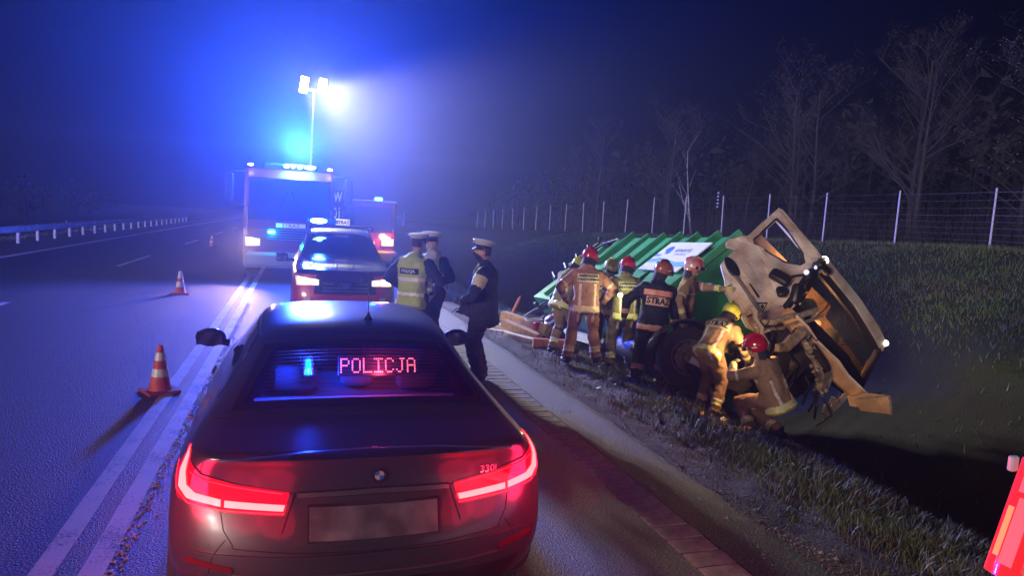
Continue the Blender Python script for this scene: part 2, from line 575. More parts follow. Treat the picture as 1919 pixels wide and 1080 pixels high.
def line(x0, w, segs, name='road_marking'):
    mb = MB()
    for a, b in segs:
        n = max(1, int((b - a) / .25)) if b < 40 else 10
        ly = [a + (b - a) * i / n for i in range(n + 1)]
        ed = lambda y, s: .006 * (noise.noise(Vector((y * 6, s * 9.1, x0))))
        vs = [(x0 - w / 2 + ed(y, 1), y, .004) for y in ly] + [(x0 + w / 2 + ed(y, 2), y, .004) for y in ly]
        mb.add(vs, [(i, i + 1, n + 2 + i, n + 1 + i) for i in range(n)])
    o = mb.build(name, paint); tag(o, kind='structure')
    return o
line(-1.335, .135, [(-4, 39), (39, 160)])
line(-1.072, .135, [(-4, 39), (39, 160)])
line(-5.34, .13, [(-8.4, -3.4), (2.6, 7.6), (11.2, 15.5), (24.1, 29.2), (37.6, 42.6), (51.1, 56.1), (64, 69)])
line(-9.15, .24, [(-4, 39), (39, 160)])
# the raised rib of crumbled thermoplastic beside the inner line
mb = MB()
for i in range(900):
    y = 3.0 + 13 * random.random() ** 1.2
    x = -.965 + random.gauss(0, .03)
    s_ = random.uniform(.006, .016)
    a = random.random() * 6.28
    pts = [(x + s_ * cos(a + t * 1.57), y + 1.6 * s_ * sin(a + t * 1.57), .003) for t in range(4)] + [(x, y, .004 + s_ * .5)]
    mb.add(pts, [(0, 1, 4), (1, 2, 4), (2, 3, 4), (3, 0, 4)])
tag(mb.build('paint_crumbs', paint), label='crumbled white paint ribs beside the inner edge line', cat='road paint', kind='stuff')

# ------------------------------------------------------------------ grass
def grass(name, n, xr, yr, hmin, hmax, w, m, dens, label, seed):
    g = np.random.default_rng(seed)
    X = g.uniform(*xr, n * 4); Y = yr[0] + (yr[1] - yr[0]) * g.random(n * 4) ** 1.6
    keep = g.random(n * 4) < dens(X, Y)
    X = X[keep][:n]; Y = Y[keep][:n]; k = len(X)
    Z = ground_z(X, Y) - .01
    Hh = g.uniform(hmin, hmax, k) * (.5 + vnoise(X * 2.3, Y * 2.3, 21))
    a = g.uniform(0, 2 * pi, k); lean = g.uniform(.15, .9, k) * Hh
    ww = w * g.uniform(.6, 1.3, k)
    b = g.uniform(0, 2 * pi, k)
    P = np.zeros((k, 5, 3))
    dx = np.cos(a) * ww; dy = np.sin(a) * ww; lx = np.cos(b) * lean; ly = np.sin(b) * lean
    P[:, 0] = np.stack([X - dx, Y - dy, Z], 1); P[:, 1] = np.stack([X + dx, Y + dy, Z], 1)
    P[:, 2] = np.stack([X + dx * .7 + lx * .35, Y + dy * .7 + ly * .35, Z + Hh * .6], 1)
    P[:, 3] = np.stack([X - dx * .7 + lx * .35, Y - dy * .7 + ly * .35, Z + Hh * .6], 1)
    P[:, 4] = np.stack([X + lx, Y + ly, Z + Hh], 1)
    base = (np.arange(k) * 5)[:, None]
    quad = (base + np.array([0, 1, 2, 3])); tri = (base + np.array([3, 2, 4]))
    loops = np.concatenate([quad.reshape(-1), tri.reshape(-1)]).astype(np.int32)
    starts = np.concatenate([np.arange(k) * 4, 4 * k + np.arange(k) * 3]).astype(np.int32)
    me = bpy.data.meshes.new(name)
    me.vertices.add(k * 5); me.vertices.foreach_set('co', P.reshape(-1).astype(np.float32))
    me.loops.add(len(loops)); me.loops.foreach_set('vertex_index', loops)
    me.polygons.add(2 * k); me.polygons.foreach_set('loop_start', starts)
    me.update(); me.validate(); me.materials.append(m)
    o = bpy.data.objects.new(name, me); COL.objects.link(o)
    tag(o, label, 'grass', kind='stuff')
    return o
gm = mat('grass_blade', (.075, .105, .025), .6, noise_s=1.3, noise_a=.0, col2=(.10, .085, .045))
gm2 = mat('dry_grass_blade', (.09, .16, .03), .65, noise_s=.9, noise_a=.0, col2=(.11, .10, .05))
def d1(X, Y):
    a = smooth(3.6, 4.6, X) * (.35 + 1.5 * np.clip(vnoise(X * 1.6, Y * 1.2, 5) - .3, 0, 1)) + .05
    return a * (1 - .5 * smooth(6.8, 8, X)) * np.where((Y > 7.6) & (X < 4.9), .45, 1)
grass('verge_grass', 95000, (3.5, 8.5), (2.2, 17), .03, .13, .0045, gm, d1, 'short trampled grass and weeds on the muddy verge above the ditch', 1)
grass('bank_grass', 80000, (9.5, 26), (5, 42), .05, .17, .010, gm2, lambda X, Y: .03 + (.25 + .9 * vnoise(X * .7, Y * .7, 6)) * smooth(11.8, 13.2, X), 'rough grass on the far bank below the wire fence', 2)
grass('roadside_grass', 14000, (-24, -11.9), (18, 60), .08, .25, .012, gm2, lambda X, Y: X * 0 + .6, 'dark grass beyond the guard rail', 3)
grass('far_verge_grass', 16000, (3.5, 9.5), (17, 50), .06, .18, .010, gm, lambda X, Y: X * 0 + .6, 'grass verge running on behind the parked emergency vehicles', 4)

# ------------------------------------------------------------------ guard rail (left)
g = empty('guard_rail', (-11.1, 31.4, 0))
tag(g, 'galvanised steel guard rail on stubby posts along the far left edge of the road', 'guard rail')
gr_mat = mat('guard_rail_zinc', (.80, .80, .80), .5, .0, noise_s=3, noise_a=.3)
prof = [(0, .74), (.03, .73), (.075, .69), (.075, .66), (.02, .615), (.02, .585), (.075, .54), (.075, .51), (.03, .47), (0, .46)]
for seg in range(14):
    y0 = -16.1 + seg * 4.6 - .02; y1 = y0 + 4.62
    mb = MB()
    vs = [(x + .004 * (seg % 2), y0, z) for x, z in prof] + [(x + .004 * (seg % 2), y1, z) for x, z in prof] + [(x - .008, y0, z) for x, z in prof] + [(x - .008, y1, z) for x, z in prof]
    n = len(prof)
    fs = [(i, i + 1, n + i + 1, n + i) for i in range(n - 1)] + [(2 * n + i, 3 * n + i, 3 * n + i + 1, 2 * n + i + 1) for i in range(n - 1)]
    mb.add(vs, fs); mb.build('rail_beam', gr_mat, g, smooth=True)
post0 = None
for k in range(-8, 22):
    if post0 is None:
        mb = MB()
        mb.box((-.07, 0, .25), (.10, .14, .98)).box((.0, 0, .60), (.05, .09, .12))
        post0 = mb.build('rail_post', gr_mat, g); o = post0
    else:
        o = post0.copy(); COL.objects.link(o)
    o.location = (0, k * 2.3, 0); o.rotation_euler = (0, random.uniform(-.02, .02), random.uniform(-.06, .06))
mb = MB().box((.03, 2.3 * 3.6, .80), (.03, .10, .11)); mb.build('reflector', mat('white_reflector', (.8, .8, .8), .3, emit=(.7, .75, 1), es=.0), g)

# ------------------------------------------------------------------ wire fence (right)
fx = 20.0
fence = empty('wire_fence', (fx, 15.44, 2))
tag(fence, 'wire mesh wildlife fence on thin pale steel posts along the top of the right bank', 'fence')
fpm = mat('fence_post_steel', (.72, .72, .74), .45, .1, noise_s=5, noise_a=.15)
ppos = []
pb = None
for k in range(-3, 19):
    y = 15.44 + 3.45 * k
    zb = float(ground_z(fx, y))
    if pb is None:
        pb = MB().tube([(0, 0, -.25), (0, 0, 1.82)], .03, 8).tube([(0, 0, 1.81), (0, 0, 1.85)], [.034, .02], 8).build('fence_post', fpm, fence, smooth=True); o = pb
    else:
        o = pb.copy(); COL.objects.link(o)
    zt = 2.06 if k < 6 else 2.06 - .021 * (3.45 * (k - 6)) - .0009 * (k - 6) ** 2
    o.location = (random.uniform(-.02, .02), y - 15.44, zt - 2)
    o.rotation_euler = (random.uniform(-.015, .015), random.uniform(-.02, .02), 0)
    ppos.append((y, zt))
wm = mat('fence_wire', (.20, .20, .22), .4, .5)
mb = MB()
for (ya, za), (yb, zb) in zip(ppos, ppos[1:]):
    for hh in (.06, .25, .44, .63, .82, 1.02, 1.24, 1.48, 1.72):
        r = .0035 if hh < 1.7 else .005
        if hh == 1.02: r = .005
        mb.tube([(-.03, ya - 15.44, za - 2 + hh), (-.03, (ya + yb) / 2 - 15.44, (za + zb) / 2 - 2 + hh - .02), (-.03, yb - 15.44, zb - 2 + hh)], r, 3, cap=False)
    if yb < 50:
        for t in range(1, 23):
            u = t / 23
            mb.tube([(-.03, ya + (yb - ya) * u - 15.44, za + (zb - za) * u - 2 + .05), (-.03, ya + (yb - ya) * u - 15.44, za + (zb - za) * u - 2 + 1.71)], .0018, 3, cap=False)
o = mb.build('wire_mesh', wm, fence); o['kind'] = 'stuff'
# striped marker tape hanging on the fence
mb = MB()
tg = empty('marker_tape', (19.9, 29.6, 2)); tag(tg, 'strip of hanging pale tags seen above the green container beside the fence', 'marker tape')
for k in range(5):
    mb = MB().box((0, .0, 1.35 + k * .17), (.02, .14, .09)); mb.build('tag_plate', mat('pale_tag', (.5, .5, .55), .5), tg)
MB().tube([(0, 0, .0), (0, 0, 2.2)], .008, 5).build('cord', wm, tg)

# ------------------------------------------------------------------ trees
bark = mat('tree_bark', (.05, .047, .042), .9, noise_s=6, noise_a=.5)
bark2 = mat('birch_bark', (.55, .53, .5), .8, noise_s=4, noise_a=.55)
twm = mat('twig', (.05, .045, .04), .9)
leafm = mat('withered_leaf', (.13, .12, .05), .7, noise_s=.6, noise_a=.4)
def make_tree(name, h, r, seed, bk, spread=.5, leaves=400, levels=4, lean=(0, 0), ntw=26):
    R = random.Random(seed)
    root = empty(name)
    tr = MB(); tw = MB(); lf = []
    def grow(p, d, L, r0, lev):
        pts = [p]; rs = [r0]
        n = 5 if lev == 0 else 3
        q = p.copy(); dd = d.copy()
        for i in range(n):
            dd = (dd + Vector((R.uniform(-1, 1), R.uniform(-1, 1), R.uniform(-.3, .6))) * (.08 if lev == 0 else .2)).normalized()
            q = q + dd * L / n
            pts.append(q.copy()); rs.append(max(.003, r0 * (1 - .75 * (i + 1) / n)))
        (tr if lev < 2 else tw).tube(pts, rs, 7 if lev == 0 else (4 if lev < 2 else 3), cap=False)
        if lev >= levels:
            lf.append((pts[-1], L)); return
        nb = [int(10 * h / 7), 6, 5, 4][min(lev, 3)]
        for b in range(nb):
            t = (.22 + .78 * (b + R.random()) / nb) if lev == 0 else (.25 + .75 * (b + R.random()) / nb)
            i = min(int(t * n), n - 1); u = t * n - i
            bp = pts[i].lerp(pts[i + 1], u)
            a = R.uniform(0, 2 * pi)
            side = Vector((cos(a), sin(a), R.uniform(.1, .9)))
            nd = (dd * .45 + side * (spread + .35 * lev * .3)).normalized()
            grow(bp, nd, L * R.uniform(.32, .55) * (1.15 - .5 * t if lev == 0 else 1), rs[i] * .45, lev + 1)
    grow(Vector((0, 0, -.3)), Vector((lean[0], lean[1], 1)).normalized(), h, r, 0)
    tr.build('trunk', bk, root)
    for k in range(leaves):
        p, L = R.choice(lf)
        q = p + Vector((R.uniform(-1, 1), R.uniform(-1, 1), R.uniform(-1, .6))) * .18
        s_ = R.uniform(.02, .045)
        a = Vector((R.uniform(-1, 1), R.uniform(-1, 1), R.uniform(-1, 1))).normalized() * s_
        b = a.orthogonal().normalized() * s_ * .6
        tw.add([q - a, q + b, q + a, q - b], [(0, 1, 2, 3)], 1)
    c = tw.build('crown', [twm, leafm], root)
    return root
def gzf(x, y): return float(ground_z(x, y))
tv = [make_tree('bare_tree', 8.2, .13, 3, bark, .8, 900, 4), make_tree('bare_tree', 7.0, .10, 8, bark, .95, 500, 4), make_tree('bare_tree', 9.0, .15, 14, bark, .75, 1300, 4)]
bir = make_tree('birch_tree', 5.6, .07, 21, bark2, .42, 150, 3, (-.12, .05))
reg(None)
bir.location = (23.0, 36.5, gzf(23, 36.5)); tag(bir, 'slender pale birch rising behind the fence above the green container', 'tree')
used = set()
TL_ = {4: 'bare tree close behind the fence at the right edge, nearest of them all', 2: 'bare tree standing behind the fence just above the cab roof of the wreck', 10: 'far bare tree fading into the mist above the left end of the green container'}
spots = [(25.5, 23, 2), (28, 19, 0), (24.5, 28.5, 1), (29.5, 27, 2), (25, 18.2, 1), (31, 22, 0), (27.5, 33, 0), (24.5, 42, 1), (31, 38, 2), (27, 47, 0), (25.5, 56, 2), (34, 31, 2), (35, 48, 0), (30, 15, 2), (28, 66, 1), (38, 25, 0), (23.5, 15.8, 1)]
for i, (x, y, k) in enumerate(spots):
    if k not in used: o = tv[k]; used.add(k)
    else: o = copy_tree(tv[k])
    o.location = (x, y, gzf(x, y)); o.rotation_euler = (0, 0, i * 1.9); s_ = .85 + .07 * ((i * 5) % 6); o.scale = (s_, s_, s_)
    tag(o, TL_.get(i, 'dim leafless tree standing in the dark behind the wire fence'), 'tree', 'leafless trees behind the wire fence')
# low scrub behind the fence
sc = MB(); R = random.Random(5)
for k in range(1100):
    x = R.uniform(20.6, 25); y = R.uniform(8, 62); z = gzf(x, y) - .05
    for j in range(3):
        a = R.uniform(0, 6.28); hh = R.uniform(.5, 1.7)
        e = Vector((x + cos(a) * .35 * hh, y + sin(a) * .35 * hh, z + hh))
        m_ = Vector((x, y, z)).lerp(e, .5) + Vector((R.uniform(-.05, .05), R.uniform(-.05, .05), .05))
        sc.tube([(x, y, z), m_, e], [.007, .005, .002], 3, cap=False)
        for q in range(3):
            p = m_.lerp(e, R.random()); t_ = p + Vector((R.uniform(-.25, .25), R.uniform(-.25, .25), R.uniform(0, .3)))
            sc.tube([p, t_], [.003, .0015], 3, cap=False)
tag(sc.build('scrub', twm), 'tangle of bare scrub and saplings behind the wire fence', 'scrub', kind='stuff')
# a dark wood far behind on both sides
wd = MB(); R = random.Random(9)
for k in range(520):
    side = R.random() < .5
    x = R.uniform(42, 70) if side else R.uniform(-75, -34)
    y = R.uniform(20, 170); z = float(ground_z(x, y))
    hh = R.uniform(6, 12) * (.5 if not side else 1); rr = R.uniform(1.2, 2.6)
    wd.tube([(x, y, z - .3), (x, y, z + hh * .6)], [.2, .08], 5, cap=False)
    for q in range(26):
        a = R.uniform(0, 6.28); t = R.random(); rad = rr * (1 - .6 * t) * R.uniform(.3, 1)
        c = Vector((x + cos(a) * rad, y + sin(a) * rad, z + hh * (.2 + .8 * t)))
        s_ = R.uniform(.3, .8)
        d1_ = Vector((R.uniform(-1, 1), R.uniform(-1, 1), R.uniform(-.5, 1))) * s_
        d2_ = Vector((R.uniform(-1, 1), R.uniform(-1, 1), R.uniform(-.5, 1))) * s_
        wd.add([c, c + d1_, c + d2_, c + d1_ * .6 + d2_ * .7 + Vector((0, 0, .3))], [(0, 1, 3, 2)], 0)
tag(wd.build('distant_wood', mat('dark_foliage', (.010, .012, .009), .9)), 'dark woodland mass far beyond the road', 'wood', kind='stuff')

# ------------------------------------------------------------------ traffic cones
orange = mat('cone_orange', (.75, .10, .03), .5, noise_s=9, noise_a=.35)
conew = mat('cone_reflective_band', (.75, .72, .68), .35, noise_s=15, noise_a=.3)
def cone(h, w, big):
    root = empty('traffic_cone')
    b = MB(); b.box((0, 0, .02), (w, w, .035), bev=.02)
    for sx in (-1, 1):
        for sy in (-1, 1): b.box((sx * w * .36, sy * w * .36, .006), (w * .2, w * .2, .012))
    b.build('base', mat('cone_base', (.42, .06, .02), .65, noise_s=12, noise_a=.4), root)
    r0 = w * .33; r1 = .028
    rr = lambda t: r0 + (r1 - r0) * t
    z0 = .038; L = h - z0
    MB().lathe([(r0 * 1.12, z0), (r0 * 1.08, z0 + .015), (rr(.03), z0 + .03), (rr(.97), z0 + .97 * L), (r1 * .8, z0 + L), (r1 * .5, z0 + L)], 28).build('cone_body', orange, root, smooth=True)
    bands = [(.30, .48), (.66, .84)] if big else [(.26, .50), (.66, .97)]
    for a, c in bands:
        MB().lathe([(rr(a) + .001, z0 + a * L), (rr(a) + .004, z0 + a * L + .002), (rr(c) + .004, z0 + c * L - .002), (rr(c) + .001, z0 + c * L)], 28).build('reflective_band', conew, root, smooth=True)
    return root
c = cone(.54, .34, True); c.location = (-1.42, 8.32, 0); c.rotation_euler = (0, 0, .5)
tag(c, 'orange traffic cone with faded bands standing on the double white line nearest the camera', 'traffic cone', 'traffic cones along the closed lane')
c = cone(.55, .34, False); c.location = (-2.54, 17.3, 0); c.rotation_euler = (0, 0, .2)
tag(c, 'orange and white banded traffic cone in the empty lane left of the pickup headlamps', 'traffic cone', 'traffic cones along the closed lane')
c = cone(.55, .34, False); c.location = (-3.98, 36.7, 0); c.rotation_euler = (0, 0, .9)
tag(c, 'faint far traffic cone dissolving in the mist left of the fire engine headlamp', 'traffic cone', 'traffic cones along the closed lane')

# ------------------------------------------------------------------ vehicle shell
def shell(name, rear, stations, front, material, parent, crease_top=.5, level=2):
    """half sections: dict(zt, pts=[(x,z) x6: top edge, belt, shoulder, mid, low, sill]).
    rear/front: list of six (x, z, y_centre, y_corner) rows that close the ends"""
    cols = [0, .4, .8, 1.0]
    vs = []; fs = []
    def sec_half(y, zt, pts, bow=0):
        x3, z3 = pts[0]; xs_, zs_ = pts[-1]
        P = [(0, y, zt), (x3 * .42, y, zt - (zt - z3) * .08), (x3 * .82, y, zt - (zt - z3) * .38)]
        P += [(x, y, z) for x, z in pts]
        P += [(xs_ * .8, y, zs_ - .01), (xs_ * .4, y, zs_ - .01), (0, y, zs_ - .01)]
        return P
    def end_ring(rows):
        x3, z3, yc, ye = rows[0]
        P = [(c * x3, yc + (ye - yc) * c ** 3, z3) for c in (0, .4, .8)]
        P += [(x, ye_, z) for x, z, yc_, ye_ in rows]
        x8, z8, yc8, ye8 = rows[-1]
        P += [(c * x8, yc8 + (ye8 - yc8) * c ** 3, z8) for c in (.8, .4, 0)]
        return P
    rings = [end_ring(rear)] + [sec_half(*s_) for s_ in stations] + [end_ring(front)]
    n = 12
    full = []
    for r in rings:
        right = r; left = [(-x, y, z) for x, y, z in r[1:-1]][::-1]
        full.append(right + left)       # 12 + 10 = 22
    m = len(full[0])
    for r in full: vs += r
    for k in range(len(full) - 1):
        for i in range(m):
            j = (i + 1) % m
            fs.append((k * m + i, k * m + j, (k + 1) * m + j, (k + 1) * m + i))
    # end caps
    def cap(rows, base, flip):
        idx = {}
        allc = [-1, -.8, -.4, 0, .4, .8, 1]
        for ri, (x, z, yc, ye) in enumerate(rows):
            for ci, c in enumerate(allc):
                if ri == 0:
                    i = {0: 0, .4: 1, .8: 2, 1: 3}[abs(c)]
                elif ri == len(rows) - 1:
                    i = {1: 8, .8: 9, .4: 10, 0: 11}[abs(c)]
                elif abs(c) == 1: i = 3 + ri
                else: i = None
                if i is None:
                    vs.append((c * x, yc + (ye - yc) * abs(c) ** 3, z)); idx[ri, ci] = len(vs) - 1
                else:
                    if c < 0 and 0 < i < 11: i = m - i
                    idx[ri, ci] = base + i
        for ri in range(len(rows) - 1):
            for ci in range(6):
                q = (idx[ri, ci], idx[ri, ci + 1], idx[ri + 1, ci + 1], idx[ri + 1, ci])
                fs.append(q if flip else q[::-1])
    cap(rear, 0, True); cap(front, (len(full) - 1) * m, False)
    me = bpy.data.meshes.new(name)
    me.from_pydata(vs, [], fs); me.materials.append(material)
    bm = bmesh.new(); bm.from_mesh(me)
    bmesh.ops.recalc_face_normals(bm, faces=bm.faces)
    cl = bm.edges.layers.float.new('crease_edge')
    bm.verts.ensure_lookup_table()
    for e in bm.edges:
        a, b = e.verts[0].index, e.verts[1].index
        for base in (0, (len(full) - 1) * m):
            ia, ib = a - base, b - base
            if 0 <= ia < m and 0 <= ib < m:
                if all(i in (0, 1, 2, 3, m - 1, m - 2, m - 3) for i in (ia, ib)): e[cl] = crease_top
        if a < len(full) * m and b < len(full) * m and a % m == b % m and (a % m) in (5, m - 5): e[cl] = .45
        if a < len(full) * m and b < len(full) * m and a % m == b % m and (a % m) in (3, m - 3): e[cl] = .35
    bm.to_mesh(me); bm.free()
    for p in me.polygons: p.use_smooth = True
    tmp = bpy.data.objects.new(name, me); COL.objects.link(tmp)
    md = tmp.modifiers.new('sub', 'SUBSURF'); md.levels = level; md.render_levels = level
    bpy.context.view_layer.update()
    dg = bpy.context.evaluated_depsgraph_get()
    me2 = bpy.data.meshes.new_from_object(tmp.evaluated_get(dg))
    tmp.modifiers.clear(); tmp.data = me2; me2.name = name
    tmp.parent = parent
    return tmp

def cut_faces(o, test):
    bm = bmesh.new(); bm.from_mesh(o.data)
    dele = [f for f in bm.faces if test(f.calc_center_median(), f.normal)]
    bmesh.ops.delete(bm, geom=dele, context='FACES')
    bm.to_mesh(o.data); bm.free()

def skin_patch(bv, quadpts, d, off, nx=16, nz=6):
    vs, fs = grid_poly(quadpts, nx, nz)
    return vs, fs

def patch(name, bv, poly, d, off, m, parent, nx=16, nz=6, thick=0.0, plane='xz', start=-1.0, smooth=True):
    """a bilinear quad in the plane draped along d on the shell; optional rim back to the shell"""
    vs2, fs = grid_poly(poly, nx, nz)
    if plane == 'xz': P = [Vector((v.x, start, v.y)) for v in vs2]
    else: P = [Vector((v.x, v.y, start)) for v in vs2]
    Q = drape(bv, P, d, off)
    mb = MB(); mb.add(Q, fs)
    if thick:
        ring = [i for i in range(nx + 1)] + [(j + 1) * (nx + 1) - 1 for j in range(1, nz + 1)] + [nz * (nx + 1) + i for i in range(nx - 1, -1, -1)] + [j * (nx + 1) for j in range(nz - 1, 0, -1)]
        dd = Vector(d).normalized() * thick
        vs = [Q[i] for i in ring] + [Q[i] + dd for i in ring]; n = len(ring)
        mb.add(vs, [(i, (i + 1) % n, n + (i + 1) % n, n + i) for i in range(n)])
    return mb.build(name, m, parent, smooth=smooth)

def ribbon(name, bv, lo, up, d, off, m, parent, n=40, start=-1.0, thick=.02, axis='xz', sub=3):
    lo = resample([Vector((a, b, 0)) for a, b in lo], n); up = resample([Vector((a, b, 0)) for a, b in up], n)
    rows = []
    for k in range(sub + 1):
        row = [l.lerp(u, k / sub) for l, u in zip(lo, up)]
        P = [Vector((v.x, start, v.y)) if axis == 'xz' else Vector((v.x, v.y, start)) for v in row]
        rows.append(drape(bv, P, d, off))
    mb = MB(); vs = [p for r in rows for p in r]
    fs = [(k * n + i, k * n + i + 1, (k + 1) * n + i + 1, (k + 1) * n + i) for k in range(sub) for i in range(n - 1)]
    mb.add(vs, fs)
    dd = Vector(d).normalized() * thick
    for r in (rows[0], rows[-1]):
        mb.add(list(r) + [p + dd for p in r], [(i, i + 1, n + i + 1, n + i) for i in range(n - 1)])
    return mb.build(name, m, parent, smooth=True)

def wheel(name, c, r, w, parent, rim_m, axis='x', spokes=5, side=1):
    """axis x; side=+1 outer face towards +x"""
    M = Matrix(((0, 0, side), (0, 1, 0), (-side, 0, 0))).to_3x3() if True else None
    M = Matrix.Rotation(pi / 2 * side, 3, 'Y')
    root = MB().lathe([(r * .62, -w / 2), (r * .93, -w / 2), (r, -w / 2 + .03), (r, w / 2 - .03), (r * .93, w / 2), (r * .64, w / 2), (r * .62, w / 2 - .02), (r * .62, -w / 2)], 32, M, c, cap=False).build(name, rubber, parent, smooth=True)
    mb = MB(); mb.lathe([(r * .62, w / 2 - .015), (r * .58, w / 2 - .02), (r * .56, w / 2 - .08), (r * .2, w / 2 - .05), (r * .16, w / 2 - .02), (.001, w / 2 - .02)], 32, M, c)
    for k in range(spokes):
        a = 2 * pi * k / spokes
        mb.box(Vector(c) + M @ Vector((r * .38 * cos(a), r * .38 * sin(a), w / 2 - .025)), (r * .44, r * .12, .03), rot=M @ Matrix.Rotation(a, 3, 'Z'))
    rim = mb.build('rim', rim_m, root, smooth=True)
    return root

# ------------------------------------------------------------------ police car (nearest)
paint_dark = mat('police_car_paint', (.026, .028, .040), .30, .0, coat=.7)
red_lens = mat('red_lens', (.30, .004, .006), .12, emit=(1, .004, .05), es=.26, coat=1)
red_on = mat('tail_light_glow', (1, .3, .15), .3, emit=(1.0, .0018, .002), es=260)
red_on2 = mat('tail_light_halo', (1, .05, .05), .3, emit=(1.0, .012, .03), es=2.6)
P = empty('police_car', (.385, 3.05, 0))
P.scale = (1.05, 1.02, 1.01)
tag(P, 'dark police saloon seen from behind with red tail lights and POLICJA window sign', 'car')
rear = [(.76, .990, .115, .22), (.825, .93, .155, .26), (.862, .80, .135, .31), (.885, .62, .015, .30), (.880, .40, .0, .27), (.80, .22, .10, .36)]
st = [
 (.45, 1.035, [(.735, 1.02), (.855, .945), (.893, .815), (.905, .62), (.90, .40), (.82, .20)]),
 (.64, 1.062, [(.69, 1.05), (.855, .955), (.900, .825), (.908, .62), (.90, .40), (.83, .20)]),
 (1.18, 1.385, [(.525, 1.335), (.80, 1.00), (.905, .85), (.912, .62), (.90, .40), (.83, .20)]),
 (1.55, 1.435, [(.55, 1.385), (.81, .99), (.908, .855), (.915, .62), (.90, .38), (.83, .19)]),
 (2.2, 1.445, [(.565, 1.395), (.82, .98), (.908, .86), (.915, .62), (.90, .38), (.83, .19)]),
 (2.75, 1.40, [(.555, 1.345), (.83, .97), (.905, .86), (.912, .62), (.90, .38), (.83, .19)]),
 (3.45, 1.05, [(.64, 1.01), (.84, .93), (.90, .83), (.91, .62), (.90, .38), (.83, .19)]),
 (4.1, .93, [(.64, .90), (.81, .86), (.88, .76), (.90, .6), (.89, .38), (.82, .19)])]
front = [(.58, .78, 4.60, 4.42), (.70, .74, 4.64, 4.40), (.80, .66, 4.68, 4.38), (.85, .55, 4.70, 4.40), (.84, .38, 4.70, 4.40), (.76, .2, 4.64, 4.36)]
body = shell('body', rear, st, front, paint_dark, P)
bvb = None
def local_bvh(o):
    me = o.data
    return BVHTree.FromPolygons([v.co.copy() for v in me.vertices], [tuple(p.vertices) for p in me.polygons])
bvb = local_bvh(body)
DN = (0, 0, -1); FW = (0, 1, 0)
# rear window: cut the shell, frit border, glass
W_in = [(-.60, .70), (.60, .70), (.475, 1.125), (-.475, 1.125)]
W_out = [(-.66, .635), (.66, .635), (.525, 1.175), (-.525, 1.175)]
def inwin(p, k=1.0):
    if not (.66 < p.y < 1.15 and p.z > .9): return False
    hw = .63 + (.50 - .63) * (p.y - .66) / (1.15 - .66)
    return abs(p.x) < hw
glassm = glass('car_rear_glass', (.55, .58, .62), .10)
def ring_poly(outer, inner, n=14):
    vs = []; fs = []
    O = []; I = []
    for k in range(4):
        a, b = Vector(outer[k]), Vector(outer[(k + 1) % 4]); c, d = Vector(inner[k]), Vector(inner[(k + 1) % 4])
        for i in range(n): O.append(a.lerp(b, i / n)); I.append(c.lerp(d, i / n))
    m = len(O)
    return O, I, [(i, (i + 1) % m, m + (i + 1) % m, m + i) for i in range(m)]
# real lofted surface used for draping is the uncut shell
O, I, fs = ring_poly(W_out, W_in)
Q = drape(bvb, [Vector((p.x, p.y, 3)) for p in O + I], DN, .004)
MB().add(Q, fs).build('window_border', mat('black_frit', (.012, .012, .014), .15, coat=.5), P, smooth=True)
gl = patch('rear_window', bvb, W_in, DN, .003, glassm, P, 20, 12, plane='xy', start=3)
# heater wires
mb = MB()
for k in range(13):
    t = (k + .6) / 13.5
    y = .71 + .40 * t; hw = .545 - .10 * t
    pts = drape(bvb, [Vector((-hw + 2 * hw * i / 14, y, 3)) for i in range(15)], DN, -.001)
    mb.tube(pts, .0011, 3, cap=False)
mb.build('heater_wires', mat('heater_wire', (.25, .12, .06), .5), gl)
cut_faces(body, lambda c, n: inwin(c))
# cabin interior
MB().box((0, 1.05, .60), (1.30, 1.0, .9)).build('cabin_floor', black, P) if False else None
sh = MB().box((0, .93, .965), (1.16, .50, .04), rot=Matrix.Rotation(.05, 3, 'X'), bev=.012)
shelf = sh.build('parcel_shelf', mat('shelf_cloth', (.14, .14, .15), .95, bump=.4, bump_s=150), P)
mb = MB().box((0, 1.30, .80), (1.16, .16, .62), rot=Matrix.Rotation(-.25, 3, 'X'), bev=.05)
mb.build('rear_seat', mat('seat_cloth', (.035, .035, .04), .9), P, smooth=True)
for x in (-.36, 0, .36):
    MB().box((x, 1.24, 1.10), (.25 if x else .20, .09, .15 if x else .10), bev=.035).build('headrest', mat('seat_cloth', (.035, .035, .04), .9), P, smooth=True)
for x in (-.36, .36):
    MB().box((x, 2.25, .95), (.46, .14, .62), rot=Matrix.Rotation(-.2, 3, 'X'), bev=.05).build('front_seat', mat('seat_cloth', (.035, .035, .04), .9), P, smooth=True)
# roof lining and seals
for x in (-.34, .05, .33):
    MB().box((x, .745, .996), (.13, .05, .012), bev=.003).build('shelf_vent', mat('vent_plastic', (.10, .10, .11), .4), P)
MB().box((0, .62, .80), (1.5, .03, .22)).build('inner_bulkhead', black, P)
# LED sign: dot matrix letters on a dark board
F5 = {'P': ['11110', '10001', '10001', '11110', '10000', '10000', '10000'], 'O': ['01110', '10001', '10001', '10001', '10001', '10001', '01110'],
      'L': ['10000', '10000', '10000', '10000', '10000', '10000', '11111'], 'I': ['11111', '00100', '00100', '00100', '00100', '00100', '11111'],
      'C': ['01110', '10001', '10000', '10000', '10000', '10001', '01110'], 'J': ['00111', '00010', '00010', '00010', '00010', '10010', '01100'],
      'A': ['01110', '10001', '10001', '11111', '10001', '10001', '10001']}
led = mat('red_led', (1, .3, .3), .3, emit=(1, .12, .14), es=7)
SM = Matrix.Rotation(radians(-28), 3, 'X')
SC = Vector((.112, 1.085, 1.205))
bd = MB().box(SC + SM @ Vector((0, .014, 0)), (.47, .016, .125), rot=SM, bev=.006).build('led_sign', black, P)
pit = .0106
wx = 7 * 6 * pit
